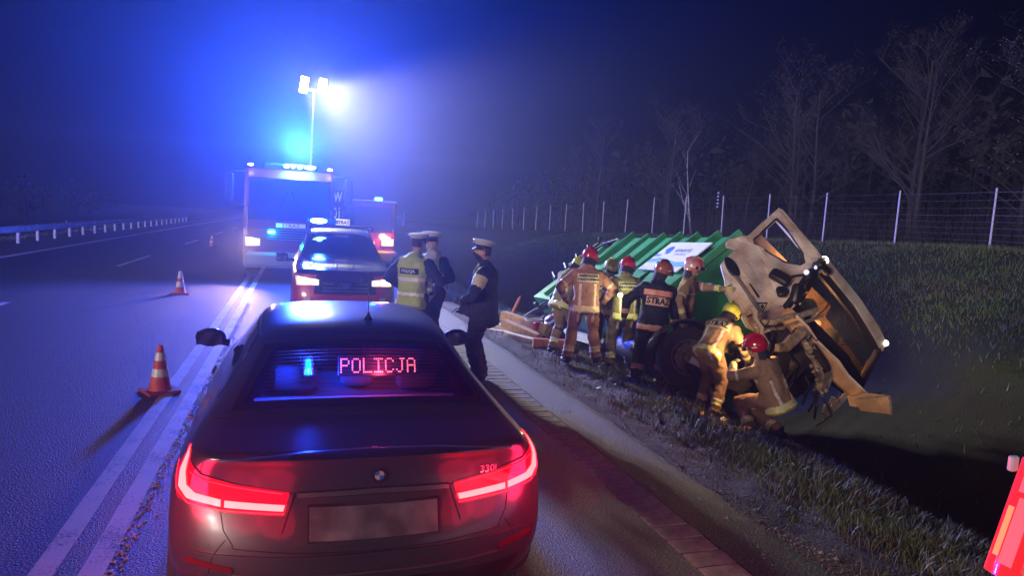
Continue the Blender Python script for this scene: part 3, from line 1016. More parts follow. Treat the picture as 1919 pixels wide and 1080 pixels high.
for li, ch in enumerate('POLICJA'):
    mb = MB()
    for r_ in range(7):
        for c_ in range(5):
            if F5[ch][r_][c_] == '1':
                q = SC + SM @ Vector((-wx / 2 + (li * 6 + c_ + .5) * pit, .003, (3 - r_) * pit * 1.28))
                mb.ball(q, (.0043, .003, .0043), 6, 4)
    mb.build('led_letter', led, bd)
lamp('led_sign_light', SC + Vector((0, -.05, -.045)), (1, .05, .12), 16, .05, P)
# blue strobe behind the glass
SB = Vector((-.286, 1.08, 1.20))
bl_on = mat('blue_strobe_glow', (.0, .1, .3), .3, emit=(.0, .42, 1.0), es=3)
st_ = MB().box(SB + Vector((0, .02, 0)), (.055, .03, .125), rot=SM, bev=.01).build('blue_strobe', black, P)
MB().tube([SB + SM @ Vector((0, 0, -.038)), SB + SM @ Vector((0, 0, .038))], .015, 10).ball(SB + SM @ Vector((0, 0, -.038)), .015, 10, 6).ball(SB + SM @ Vector((0, 0, .038)), .015, 10, 6).build('strobe_tube', bl_on, st_, smooth=True)
lamp('strobe_light', SB + Vector((0, -.05, 0)), (.012, .05, 1), 110, .03, P)
# tail lamps
for s_ in (-1, 1):
    mir = lambda pl: [(s_ * x, z) for x, z in pl]
    outer = ribbon('tail_light', bvb, mir([(-.858, .87), (-.845, .775), (-.66, .738), (-.38, .728)]), mir([(-.82, .985), (-.74, .90), (-.60, .86), (-.37, .825)]), FW, .008, red_lens, P, 44, thick=.03, sub=6)
    ribbon('light_bar', bvb, mir([(-.812, .965), (-.836, .90), (-.840, .828), (-.80, .784), (-.655, .762)]), mir([(-.801, .960), (-.808, .90), (-.803, .843), (-.765, .812), (-.655, .790)]), FW, .015, red_on, outer, 50, thick=.01, sub=3)
    ribbon('light_bar', bvb, mir([(-.640, .760), (-.395, .750)]), mir([(-.640, .787), (-.388, .773)]), FW, .015, red_on, outer, 24, thick=.01, sub=2)
    ribbon('light_edge', bvb, mir([(-.858, .905), (-.852, .81), (-.80, .762), (-.655, .742), (-.39, .735)]), mir([(-.853, .905), (-.847, .815), (-.795, .768), (-.655, .748), (-.39, .741)]), FW, .013, red_on2, outer, 50, thick=.004, sub=1)
    ribbon('light_edge', bvb, mir([(-.79, .905), (-.72, .872), (-.60, .846), (-.40, .818)]), mir([(-.79, .909), (-.72, .876), (-.60, .850), (-.40, .822)]), FW, .013, red_on2, outer, 40, thick=.004, sub=1)
for s_ in (-1, 1):
    for (x, y, z, w_) in ((.99, .08, .80, 22), (.72, -.07, .80, 2.2), (.52, -.10, .79, 2.2)):
        lamp('tail_lamp', (s_ * x, y, z), (1, .012, .06), w_, .13, P)
# trunk lip, seams, bumper creases
seam = mat('panel_gap', (.004, .004, .004), .9)
def seam_line(pl, off=.0012, w=.004, n=50, parent=P, m=seam, d=FW, axis='xz', start=-1):
    pl = resample([Vector((a, b, 0)) for a, b in pl], n)
    pts = drape(bvb, [Vector((v.x, start, v.y)) if axis == 'xz' else Vector((v.x, v.y, start)) for v in pl], d, 0)
    mb = MB().tube(pts, w * .6, 4, cap=False)
    return mb.build('panel_seam', m, parent)
for s_ in (-1, 1):
    seam_line([(s_ * .655, .735), (s_ * .64, .66), (s_ * .60, .60)])
    seam_line([(s_ * .60, .60), (s_ * .60, .585), (s_ * .3, .575), (0, .572)])
    seam_line([(s_ * .74, .905), (s_ * .74, .93), (s_ * .73, .96)])
    seam_line([(s_ * .63, .62), (s_ * .68, .55), (s_ * .70, .46)], n=30)
seam_line([(-.72, .62), (-.66, .58), (.66, .58), (.72, .62)], axis='xy', d=DN, start=3, n=60)
lip = ribbon('trunk_lip', bvb, [(-.66, .975), (-.3, .985), (0, .987), (.3, .985), (.66, .975)], [(-.66, .985), (-.3, 1.0), (0, 1.003), (.3, 1.0), (.66, .985)], FW, .022, paint_dark, P, 50, thick=.03, sub=2)
# recessed number plate panel, plain plate (no characters)
rec = patch('plate_recess', bvb, [(-.355, .605), (.365, .605), (.335, .80), (-.325, .80)], FW, .004, mat('recess_plastic', (.03, .03, .034), .35, coat=.3), P, 20, 6, thick=.01)
plate = MB(); vs, fs = grid_poly([(-.285, .63), (.285, .63), (.285, .765), (-.285, .765)], 10, 2)
Q = drape(bvb, [Vector((v.x, -1, v.y)) for v in vs], FW, .016)
plate.add(Q, fs)
plate.build('number_plate', mat('number_plate_blank', (.15, .14, .16), .4, noise_s=7, noise_a=.6), P)
Q = drape(bvb, [Vector((x, -1, z)) for x, z in [(-.292, .622), (.292, .622), (.292, .773), (-.292, .773)]], FW, .012)
MB().slab(Q, (0, 1, 0), .008).build('plate_frame', black, P)
bar_m = mat('satin_trim', (.20, .20, .22), .3, .8)
ribbon('recess_bar', bvb, [(-.335, .806), (0, .812), (.345, .806)], [(-.335, .825), (0, .832), (.345, .825)], FW, .020, bar_m, P, 40, thick=.02, sub=2)
for s_ in (-1, 1):
    ribbon('recess_edge', bvb, [(s_ * .35, .82), (s_ * .40, .66)], [(s_ * .368, .82), (s_ * .42, .66)], FW, .010, paint_dark, P, 12, thick=.014, sub=2)
    ribbon('bumper_reflector', bvb, [(s_ * .80, .50), (s_ * .60, .475)], [(s_ * .80, .525), (s_ * .60, .50)], FW, .006, mat('dark_reflector', (.08, .004, .006), .25), P, 14, thick=.01, sub=1)
    mb = MB().lathe([(.052, 0), (.056, .02), (.052, .04), (.042, .04), (.040, .0)], 20, Matrix.Rotation(-pi / 2, 3, 'X') @ Matrix.Rotation(pi, 3, 'X'), (s_ * .55, .06, .27)); mb.build('exhaust_tip', chrome, P, smooth=True)
ribbon('bumper_crease', bvb, [(-.78, .545), (0, .555), (.78, .545)], [(-.78, .556), (0, .568), (.78, .556)], FW, .010, paint_dark, P, 50, thick=.012, sub=1)
ribbon('diffuser', bvb, [(-.66, .26), (0, .25), (.66, .26)], [(-.72, .40), (0, .44), (.72, .40)], FW, .006, black, P, 40, thick=.01, sub=3)
ribbon('bumper_trim', bvb, [(-.60, .462), (0, .472), (.60, .462)], [(-.60, .470), (0, .482), (.60, .470)], FW, .008, bar_m, P, 40, thick=.01, sub=1)
# roundel
rc = Vector((.02, -1, .885))
def disc(r0, r1, a0, a1, off, m, nm, par, n=14):
    pts = []
    for i in range(n + 1):
        a = a0 + (a1 - a0) * i / n
        pts.append((r0 * cos(a), r0 * sin(a))); pts.append((r1 * cos(a), r1 * sin(a)))
    Q = drape(bvb, [rc + Vector((x, 0, z)) for x, z in pts], FW, off)
    return MB().add(Q, [(2 * i, 2 * i + 1, 2 * i + 3, 2 * i + 2) for i in range(n)]).build(nm, m, par)
bdg = disc(0, .036, 0, 2 * pi, .005, black, 'badge', P, 28)
disc(.033, .036, 0, 2 * pi, .007, chrome, 'badge_ring', bdg, 28)
for k in range(4):
    disc(0, .022, k * pi / 2, (k + 1) * pi / 2, .007, mat('badge_white', (.35, .35, .36), .3) if k % 2 == 0 else mat('badge_blue', (.02, .12, .5), .3), 'badge_quarter', bdg, 8)
v, f = text_geo('330i', .052, .001)
Q = drape(bvb, [Vector((a[0] + .55, -1, a[1] + .868)) for a in v], FW, .004)
MB().add(Q, f).build('model_lettering', chrome, P)
# side glass, mirrors, antenna, wheels, handles
for s_ in (-1, 1):
    pl = [(.98, 1.045), (2.95, 1.03), (2.45, 1.325), (1.42, 1.325)]
    vs, fs = grid_poly(pl, 20, 5)
    Q = drape(bvb, [Vector((s_ * 2, a.x, a.y)) for a in vs], (-s_, 0, 0), .004)
    MB().add(Q, fs).build('side_window', mat('dark_side_glass', (.01, .01, .012), .06, coat=.3), P, smooth=True)
    up = [(1.30, 1.345), (1.9, 1.37), (2.5, 1.345), (3.1, 1.10)]
    lo = [(1.30, 1.33), (1.9, 1.352), (2.5, 1.33), (3.1, 1.085)]
    lo = resample([Vector((a, b, 0)) for a, b in lo], 30); up = resample([Vector((a, b, 0)) for a, b in up], 30)
    A = drape(bvb, [Vector((s_ * 2, a.x, a.y)) for a in lo], (-s_, 0, 0), .006); B = drape(bvb, [Vector((s_ * 2, a.x, a.y)) for a in up], (-s_, 0, 0), .006)
    MB().add(*strip_between(A, B)).build('window_trim', chrome, P)
    mr = MB().ball((s_ * 1.0, 3.02, 1.02), (.115, .06, .078), 16, 10).tube([(s_ * .86, 3.02, .97), (s_ * .95, 3.02, .99)], .03, 8).build('door_mirror', paint_dark, P, smooth=True)
    MB().slab([(s_ * .905, 2.962, .965), (s_ * 1.10, 2.962, .97), (s_ * 1.095, 2.962, 1.075), (s_ * .915, 2.962, 1.07)], (0, 1, 0), .012).build('mirror_glass', mat('mirror_glass', (.25, .27, .32), .04, 1.0), mr)
    for y in (.82, 3.67):
        wheel('wheel', (s_ * .80, y, .33), .33, .23, P, steel, side=s_, spokes=7)
    for y in (1.35, 2.45):
        hp = bvb.ray_cast(Vector((s_ * 2, y, .87)), Vector((-s_, 0, 0)))[0]
        MB().box(hp + Vector((s_ * .018, 0, 0)), (.02, .20, .024), bev=.008).build('door_handle', chrome, P)
        seam_line([(y + .22, .45), (y + .20, .92)], d=(-s_, 0, 0)) if False else None
hp = bvb.ray_cast(Vector((.08, 1.50, 3)), Vector(DN))[0]
an = MB().lathe([(.028, 0), (.022, .012), (.010, .03), (.006, .05)], 12, None, hp).build('antenna', black, P)
MB().tube([hp + Vector((0, 0, .03)), hp + Vector((-.004, .03, .30))], [.0035, .0018], 6).build('antenna_rod', black, an)
hp = bvb.ray_cast(Vector((-.05, 1.24, 3)), Vector(DN))[0]
# third brake light housing at the top of the glass, dark
MB().box((-.05, .665, 1.072), (.06, .02, .008), bev=.002).build('washer_nozzle', black, P)

# ------------------------------------------------------------------ fire service pickup, facing the camera
K = empty('fire_pickup', (.86, 12.45, 0))
tag(K, 'red fire service pickup facing the camera with headlamps on and STRAZ sign on its roof', 'pickup')
pk_hood = mat('pickup_dark_bonnet', (.035, .012, .014), .22, .2, coat=.5)
pk_red = mat('pickup_red', (.36, .02, .02), .35, .1, coat=.8)
rearR = [(.74, 1.06, .10, .26), (.83, 1.00, .06, .26), (.89, .84, .03, .28), (.92, .64, -.04, .24), (.92, .46, -.05, .24), (.84, .34, .02, .30)]
stK = [
 (.55, 1.12, [(.76, 1.09), (.88, 1.02), (.93, .86), (.93, .64), (.93, .46), (.86, .34)]),
 (1.22, 1.165, [(.76, 1.14), (.90, 1.06), (.935, .88), (.93, .64), (.93, .46), (.86, .34)]),
 (1.95, 1.72, [(.60, 1.67), (.86, 1.12), (.935, .9), (.93, .64), (.93, .46), (.86, .34)]),
 (2.4, 1.77, [(.62, 1.72), (.86, 1.12), (.935, .9), (.93, .64), (.93, .46), (.86, .34)]),
 (3.5, 1.76, [(.62, 1.70), (.86, 1.12), (.935, .9), (.93, .64), (.93, .46), (.86, .34)]),
 (3.85, 1.14, [(.75, 1.12), (.90, 1.08), (.935, .9), (.93, .64), (.93, .46), (.86, .34)])]
frontK = [(.78, 1.12, 5.2, 5.15), (.88, 1.0, 5.22, 5.16), (.92, .84, 5.25, 5.18), (.92, .64, 5.25, 5.18), (.92, .46, 5.25, 5.18), (.84, .36, 5.2, 5.14)]
kb = shell('body', rearR, stK, frontK, pk_red, K, crease_top=.3)
kb.data.materials.append(pk_hood)
for p in kb.data.polygons:
    c = p.center
    if c.z > .98 or (c.z > .62 and c.y < .3 and abs(c.x) < .5): p.material_index = 1
bvk = local_bvh(kb)
def kpatch(name, poly, off, m, nx=12, nz=6, thick=.02, d=FW, plane='xz', start=-1.0, parent=K):
    return patch(name, bvk, poly, d, off, m, parent, nx, nz, thick, plane, start)
ws = kpatch('windscreen', [(-.74, 1.32), (.74, 1.32), (.57, 1.86), (-.57, 1.86)], .006, mat('pickup_windscreen', (.01, .012, .016), .07, coat=.6), 20, 10, .0, DN, 'xy', 3)
kpatch('grille', [(-.40, .66), (.40, .66), (.44, .86), (-.44, .86)], .012, black, 14, 6)
for z in (.70, .75, .82):
    ribbon('grille_bar', bvk, [(-.40, z), (.40, z)], [(-.40, z + .018), (.40, z + .018)], FW, .028, bar_m, K, 20, thick=.02, sub=1)
pts = drape(bvk, [Vector((x, -1, z)) for x, z in ((-.20, .835), (-.12, .83), (-.075, .76), (0, .735), (.075, .76), (.12, .83), (.20, .835))], FW, .035)
MB().tube(pts, .014, 6).build('grille_chevron', chrome, K, smooth=True)
q = drape(bvk, [Vector((0, -1, .80))], FW, .045)[0]
mb = MB().lathe([(.052, -.008), (.060, 0), (.052, .008)], 20, Matrix.Rotation(pi / 2, 3, 'X'), q); mb.build('emblem', chrome, K, smooth=True)
warm_on = mat('headlamp_glow', (1, .9, .75), .3, emit=(1, .80, .52), es=22)
lamp_house = mat('headlamp_lens', (.4, .36, .3), .1, coat=1, emit=(1, .72, .42), es=.9)
for s_ in (-1, 1):
    hl = kpatch('headlight', [(s_ * .46, .80), (s_ * .84, .78), (s_ * .87, .95), (s_ * .46, .90)], .012, lamp_house, 12, 6)
    kpatch('headlight_bulb', [(s_ * .64, .825), (s_ * .80, .815), (s_ * .82, .92), (s_ * .65, .905)], .022, warm_on, 8, 4, .01, parent=hl)
    kpatch('headlight_bulb', [(s_ * .49, .815), (s_ * .58, .825), (s_ * .59, .885), (s_ * .50, .885)], .022, warm_on, 8, 4, .01, parent=hl)
    lamp('headlight_beam', (s_ * .70, -.10, .85), (1, .82, .6), 22, .06, K, spot=85, aim=(s_ * .9, -8, .2), blend=.9)
    bpy.data.objects[K.name]
    ms = MB().box((s_ * 1.12, 1.55, 1.18), (.22, .09, .17), bev=.035).tube([(s_ * .88, 1.6, 1.12), (s_ * 1.04, 1.57, 1.13)], .028, 8); ms.build('door_mirror', mat('mirror_chrome', (.55, .55, .58), .12, .9), K, smooth=True)
    for y in (.86, 4.1): wheel('wheel', (s_ * .82, y, .37), .37, .24, K, steel, side=s_, spokes=6)
    kpatch('fog_light', [(s_ * .60, .52), (s_ * .72, .52), (s_ * .72, .58), (s_ * .60, .58)], .01, mat('fog_lens', (.4, .4, .4), .1, coat=1), 4, 3)
    MB().tube([(s_ * .63, 1.95, 1.70), (s_ * .63, 2.0, 1.80), (s_ * .63, 3.3, 1.80), (s_ * .63, 3.36, 1.72)], .016, 6).build('roof_rail', bar_m, K, smooth=True)
    MB().tube([(s_ * .14 - .02, .05, 1.06), (s_ * .14 - .02, .03, 1.20)], .007, 5).build('washer_rod', chrome, K)
for y in (2.08,):
    MB().box((0, y, 1.825), (1.34, .05, .03), bev=.01).build('roof_bar', bar_m, K)
lb = MB().box((-.38, 2.06, 1.90), (.58, .18, .10), bev=.03).build('lightbar', mat('lightbar_lens', (.05, .10, .4), .1, coat=1, emit=(.02, .15, .9), es=.5), K, smooth=True)
MB().ball((-.44, 1.98, 1.905), (.17, .05, .052), 14, 8).build('beacon_flash', mat('pickup_beacon_glow', (.6, .95, 1), .3, emit=(.30, .85, 1.0), es=22), lb, smooth=True)
lamp('beacon_light', (-.44, 2.06, 2.10), (.03, .16, 1), 160, .08, K)
sb_ = MB().box((.04, 2.06, 1.90), (.28, .06, .13), bev=.01).build('roof_sign', mat('roof_sign_white', (.8, .8, .8), .4, emit=(.8, .82, 1), es=.55), K)
v, f = text_geo('STRAŻ', .088, .004)
MB().add([(a[0] + .04, 2.026, a[1] + 1.895) for a in v], f).build('roof_sign_lettering', mat('sign_red', (.5, .01, .01), .5), sb_)
MB().tube([(.30, 2.02, 1.80), (.31, 2.02, 2.30)], .004, 4).build('aerial', black, K)

# ------------------------------------------------------------------ fire engine (heavy), facing the camera
T = empty('fire_engine', (-.20, 20.6, 0))
tag(T, 'tall fire engine in blue mist facing the camera with roof lightbar and light mast', 'fire engine')
ft_red = mat('fire_engine_red', (.13, .010, .010), .4, .0, coat=.5)
ft_white = mat('fire_engine_white', (.22, .22, .23), .5)
ft_dark = mat('engine_dark_glass', (.012, .014, .02), .08, coat=.5)
mb = MB()
# cab with sloped screen: profile extruded across
pr = [(0.05, .62), (0.0, 1.05), (.02, 1.50), (.10, 1.72), (.28, 2.95), (.55, 3.20), (2.9, 3.22), (2.9, .62)]
hw = 1.24
vs = []
for x, ins in ((-hw, .06), (-hw + .10, 0), (hw - .10, 0), (hw, .06)):
    vs += [(x, y + (ins if y < 1 else 0), z) for y, z in pr]
n = len(pr)
fs = [tuple(range(n)), tuple(range(4 * n - 1, 3 * n - 1, -1))]
for k in range(3):
    for i in range(n):
        j = (i + 1) % n
        fs.append((k * n + i, k * n + j, (k + 1) * n + j, (k + 1) * n + i))
mb.add(vs, fs); mb.build('cab', ft_red, T)
MB().slab([(-1.12, .085, 1.76), (1.12, .085, 1.76), (1.06, .262, 2.90), (-1.06, .262, 2.90)], (0, -1, .15), .02).build('windscreen', ft_dark, T)
bm_ = MB().box((0, .02, .62), (2.44, .34, .44), bev=.08).build('bumper', ft_white, T)
MB().slab([(-.62, -.012, 1.18), (.62, -.012, 1.18), (.62, -.012, 1.52), (-.62, -.012, 1.52)], (0, 1, 0), .03).build('grille', black, T)
for k in range(5):
    MB().box((0, -.04, 1.21 + k * .07), (1.2, .02, .018)).build('grille_bar', bar_m, T)
MB().slab([(-.36, -.035, 1.56), (.44, -.035, 1.56), (.44, -.035, 1.68), (-.36, -.035, 1.68)], (0, 1, 0), .03).build('name_panel', mat('name_panel_pale', (.6, .6, .65), .4, emit=(.3, .35, .8), es=.25), T)
v, f = text_geo('STRAŻ', .12, .003)
MB().add([(a[0] * 1.4 + .04, -.056, a[1] + 1.615) for a in v], f).build('lettering', mat('sign_red', (.5, .01, .01), .5), T)
wl = mat('engine_headlamp_glow', (1, .85, .6), .3, emit=(1, .70, .34), es=16)
for s_ in (-1, 1):
    h_ = MB().slab([(s_ * .78, -.01, 1.02), (s_ * 1.16, .02, 1.00), (s_ * 1.18, .02, 1.26), (s_ * .78, -.01, 1.22)], (0, 1, 0), .06).build('headlight', lamp_house if s_ < 0 else ft_dark, T)
    MB().ball((s_ * 1.0, -.045, 1.13), (.115, .03, .085), 14, 8).build('headlight_bulb', wl if s_ < 0 else steel, h_, smooth=True)
    wheel('wheel', (s_ * 1.05, 1.35, .52), .52, .32, T, steel, side=s_, spokes=8)
    wheel('wheel', (s_ * 1.05, 5.1, .52), .52, .32, T, steel, side=s_, spokes=8)
    MB().ball((s_ * 1.09 , .42, 3.30), (.075, .04, .035), 12, 6).build('marker_lamp', mat('marker_glow', (1, .8, .5), .3, emit=(1, .72, .40), es=14), T, smooth=True)
    mr = MB().box((s_ * 1.62, .12, 2.64), (.22, .12, .74), bev=.05).tube([(s_ * 1.2, .3, 3.08), (s_ * 1.62, .12, 3.12), (s_ * 1.62, .12, 2.95)], .022, 6).tube([(s_ * 1.2, .2, 2.1), (s_ * 1.60, .12, 2.2), (s_ * 1.62, .12, 2.35)], .022, 6)
    mr.build('mirror', black, T, smooth=True)
    MB().tube([(s_ * 1.13, -.05, 1.35), (s_ * 1.13, -.06, 2.1)], .012, 5).ball((s_ * 1.13, -.05, 1.35), .03, 8, 6).build('marker_rod', ft_white, T)
    MB().tube([(s_ * .35, .10, 1.80), (s_ * .05, .20, 2.6)], .012, 4).build('wiper', black, T)
lamp('headlight_beam', (-1.02, -.16, 1.13), (1, .60, .30), 800, .07, T, spot=95, aim=(-3.6, -6, .7), blend=1)
lbf = MB().box((0, .75, 3.32), (1.5, .34, .16), bev=.05).build('roof_lightbar', mat('engine_lightbar_lens', (.03, .08, .4), .15, coat=1, emit=(.01, .1, .9), es=.6), T, smooth=True)
blue_on = mat('blue_flash_glow', (.5, .9, 1), .3, emit=(.22, .72, 1.0), es=24)
for x, w_ in ((-.10, .13), (.08, .09), (.27, .12), (.55, .26)):
    MB().ball((x - .02, .56, 3.33), (w_ * .62, .04, .055), 14, 8).build('flash_unit', blue_on, lbf, smooth=True)
lamp('flash_light', (.2, .80, 3.76), (.012, .075, 1), BLUE, .3, T, spot=165, aim=(.4, -5, 14.5), blend=1)
lamp('flash_light', (.2, .80, 3.76), (.03, .085, 1), BLUE_LOW, .5, T)
gl_ = MB().ball((-.48, -.06, 1.42), (.10, .03, .04), 12, 8).build('grille_flash', mat('cyan_flash_glow', (.4, .95, 1), .3, emit=(.12, .75, 1.0), es=14), T, smooth=True)
lamp('grille_flash_light', (-.48, -.30, 1.42), (.01, .42, .75), 45, .06, T)
# superstructure
MB().box((0, 5.2, 2.0), (2.46, 4.5, 2.3), bev=.05).build('superstructure', ft_red, T)
for s_ in (-1, 1):
    for k in range(3):
        MB().box((s_ * 1.24, 3.75 + 1.45 * k, 1.95), (.02, 1.30, 1.7), bev=.008).build('roller_shutter', steel, T)
MB().box((0, 4.0, .75), (.9, 7.2, .22)).build('chassis', black, T)
# mast
mx_, my_ = .62, 5.0
MB().tube([(mx_, my_, 3.1), (mx_ + .02, my_, 4.6)], .045, 8).tube([(mx_ + .02, my_, 4.6), (mx_ + .04, my_, 6.25)], .028, 8).build('light_mast', steel, T, smooth=True)
MB().box((mx_ + .04, my_, 6.28), (.42, .06, .05)).build('mast_crossbar', steel, T)
flood_on = mat('floodlight_glow', (1, 1, .95), .3, emit=(1, .99, .88), es=60)
for x in (-.29, .33):
    hd = MB().box((mx_ + x, my_, 6.42), (.30, .14, .60), rot=Matrix.Rotation(.12, 3, 'Y'), bev=.03).build('floodlight', black, T, smooth=True)
    MB().box((mx_ + x, my_ - .085, 6.42), (.25, .02, .54), rot=Matrix.Rotation(.12, 3, 'Y'), bev=.005).build('floodlight_face', flood_on, hd)
    lamp('floodlight_glow', (mx_ + x, my_ - .25, 6.42), (1, .98, .86), FLOOD, .20, T)
    lamp('floodlight_beam', (mx_ + x, my_ - .25, 6.42), (1, .98, .86), FLOOD_SPOT, .20, T, spot=37, aim=(6.25, -11.3, .3), blend=.5)

# ------------------------------------------------------------------ second fire truck, further back on the right
V = empty('fire_truck', (2.15, 23.4, 0))
tag(V, 'second boxy fire truck half hidden behind the pickup with amber lamp and corner beacon', 'fire engine')
MB().box((0, 3.2, 1.55), (2.2, 6.2, 1.95), bev=.08).build('body', ft_red, V)
MB().slab([(-.95, -.02, 1.45), (.95, -.02, 1.45), (.88, .08, 2.3), (-.88, .08, 2.3)], (0, -1, .1), .02).build('windscreen', ft_dark, V)
MB().box((0, .0, .66), (2.2, .30, .36), bev=.05).build('bumper', ft_white, V)
for s_ in (-1, 1):
    h_ = MB().slab([(s_ * .60, .03, 1.02), (s_ * 1.0, .06, 1.02), (s_ * 1.0, .06, 1.26), (s_ * .60, .03, 1.22)], (0, 1, 0), .08).build('headlight', lamp_house if s_ > 0 else ft_dark, V)
    wheel('wheel', (s_ * .95, 1.2, .45), .45, .28, V, steel, side=s_, spokes=8)
    wheel('wheel', (s_ * .95, 4.6, .45), .45, .28, V, steel, side=s_, spokes=8)
    mr = MB().box((s_ * 1.36, .2, 1.95), (.17, .1, .44), bev=.04).tube([(s_ * 1.08, .25, 2.1), (s_ * 1.36, .2, 2.1)], .02, 6).build('mirror', black, V, smooth=True)
amb = mat('amber_glow', (1, .6, .3), .3, emit=(1, .30, .09), es=20)
MB().ball((.62, -.04, 1.33), (.12, .03, .09), 12, 8).ball((.80, -.03, 1.24), (.10, .03, .08), 12, 8).build('amber_lamp', amb, V, smooth=True)
lamp('amber_light', (.70, -.22, 1.28), (1, .30, .07), 60, .06, V)
MB().box((.50, .5, 2.58), (.26, .2, .12), bev=.03).build('beacon', mat('blue_flash_glow2', (.3, .8, 1), .3, emit=(.06, .62, 1.0), es=11), V, smooth=True)
lamp('beacon_light', (.50, .25, 2.62), (.01, .06, 1), 230, .08, V)
MB().tube([(-1.05, .0, 2.52), (1.05, .0, 2.52)], .02, 6).build('roof_edge', ft_white, V)
ib = MB().slab([(-1.22, -.06, 1.75), (-.70, -.06, 1.75), (-.70, -.06, 2.78), (-1.22, -.06, 2.78)], (0, 1, 0), .02).build('number_board', ft_red, V)
mb = MB()
for txt, z, sz in (('RW', 2.55, .40), ('401', 2.02, .42)):
    v, f = text_geo(txt, sz, .004)
    mb.add([(a[0] * .62 - .96, -.075, a[1] * 1.25 + z) for a in v], f)
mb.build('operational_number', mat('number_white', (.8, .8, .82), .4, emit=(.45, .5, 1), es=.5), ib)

# ------------------------------------------------------------------ corner of a white van at the bottom right
N_ = empty('white_van', (3.525, 1.84, 0), pi)
tag(N_, 'rear corner of a white van with tall glowing red tail light at the right edge', 'van')
vw = mat('van_white', (.55, .55, .56), .4, coat=.4)
def vx(z): return .965 - max(0, z - .80) * .30
zs = [.35, .6, .80, .94, 1.15, 1.37, 1.6, 1.9, 2.1]
n = len(zs)
mb = MB()
for s_ in (1, -1):
    vs = [(s_ * (vx(z) - i), y, z) for y, i in ((0, .05), (.05, .012), (.12, 0), (4.4, 0)) for z in zs]
    mb.add(vs, [(k * n + i, k * n + i + 1, (k + 1) * n + i + 1, (k + 1) * n + i) for k in range(3) for i in range(n - 1)])
for y in (0, 4.4):
    mb.add([(s_ * (vx(z) - (.05 if y == 0 else 0)), y, z) for z in zs for s_ in (1, -1)], [(2 * i, 2 * i + 1, 2 * i + 3, 2 * i + 2) for i in range(n - 1)])
mb.add([(s_ * vx(2.1), y, 2.11) for y in (0, 4.4) for s_ in (1, -1)], [(0, 1, 3, 2)])
mb.add([(s_ * vx(.35), y, .35) for y in (0, 4.4) for s_ in (1, -1)], [(0, 1, 3, 2)])
mb.build('body', vw, N_, smooth=True, ang=30)
lz = [.90, .97, 1.05, 1.13, 1.20, 1.27, 1.34]
n = len(lz)
col_ = lambda y, o: [(vx(z) + o, y, z) for z in lz]
for s_ in (1, -1):
    mir = lambda P_: [(s_ * x, y, z) for x, y, z in P_]
    lens = MB()
    rows = [col_(-.012, -.06), col_(-.018, .004), col_(.02, .016), col_(.07, .016), col_(.115, .012), col_(.12, -.01)]
    lens.add(mir([p for r in rows for p in r]), [(k * n + i, k * n + i + 1, (k + 1) * n + i + 1, (k + 1) * n + i) for k in range(5) for i in range(n - 1)])
    tl = lens.build('tail_light', mat('van_lens', (.7, .02, .02), .15, coat=1, emit=(1, .03, .05), es=.55), N_, smooth=True)
    for nm, y0, y1, z0, z1, m_ in (('amber_segment', .004, .026, .97, 1.16, mat('van_amber', (1, .3, .1), .3, emit=(1, .09, .03), es=2.6)), ('lit_segment', .032, .085, .95, 1.20, mat('van_lamp_glow', (1, .2, .1), .3, emit=(1, .03, .06), es=1.9)), ('lit_segment', .02, .10, 1.22, 1.30, mat('van_lamp_dim', (1, .2, .2), .3, emit=(1, .10, .14), es=.5))):
        MB().add(mir([(vx(z) + .020, y, z) for z in (z0, (z0 + z1) / 2, z1) for y in (y0, y1)]), [(0, 1, 3, 2), (2, 3, 5, 4)]).build(nm, m_, tl)
    MB().box((s_ * (vx(1.45) + .004), .06, 1.46), (.02, .10, .20), rot=Matrix.Rotation(-.29 * s_, 3, 'Y'), bev=.006).build('reflector_strip', mat('van_blue_strip', (.02, .12, .5), .3), N_)
MB().box((vx(1.3) + .035, -.02, 1.315), (.04, .022, .06), bev=.008).build('door_hinge', vw, N_)
MB().box((vx(.8) - .02, .40, .84), (.09, .56, .20), bev=.03).build('bumper_corner', mat('bumper_grey', (.10, .10, .11), .5), N_)
MB().lathe([(.020, 0), (.020, .012), (.001, .012)], 12, Matrix.Rotation(pi / 2, 3, 'Y'), (vx(.8) + .025, .20, .87)).build('bumper_bolt', black, N_)
for s_ in (1, -1):
    for y in (.9, 3.6): wheel('wheel', (s_ * .80, y, .33), .33, .22, N_, steel, side=s_)

# ------------------------------------------------------------------ people
def ik(a, b, l1, l2, pole):
    d = b - a; L = min(d.length, (l1 + l2) * .999); dn = d.normalized()
    x = (l1 * l1 - l2 * l2 + L * L) / (2 * L); h = sqrt(max(1e-6, l1 * l1 - x * x))
    p = (pole - dn * pole.dot(dn)).normalized()
    return a + dn * x + p * h, a + dn * L
def capsule(mb, p0, r0, p1, r1, n=12):
    mb.tube([p0, p1], [r0, r1], n); mb.ball(p0, r0, n, 8); mb.ball(p1, r1, n, 8)

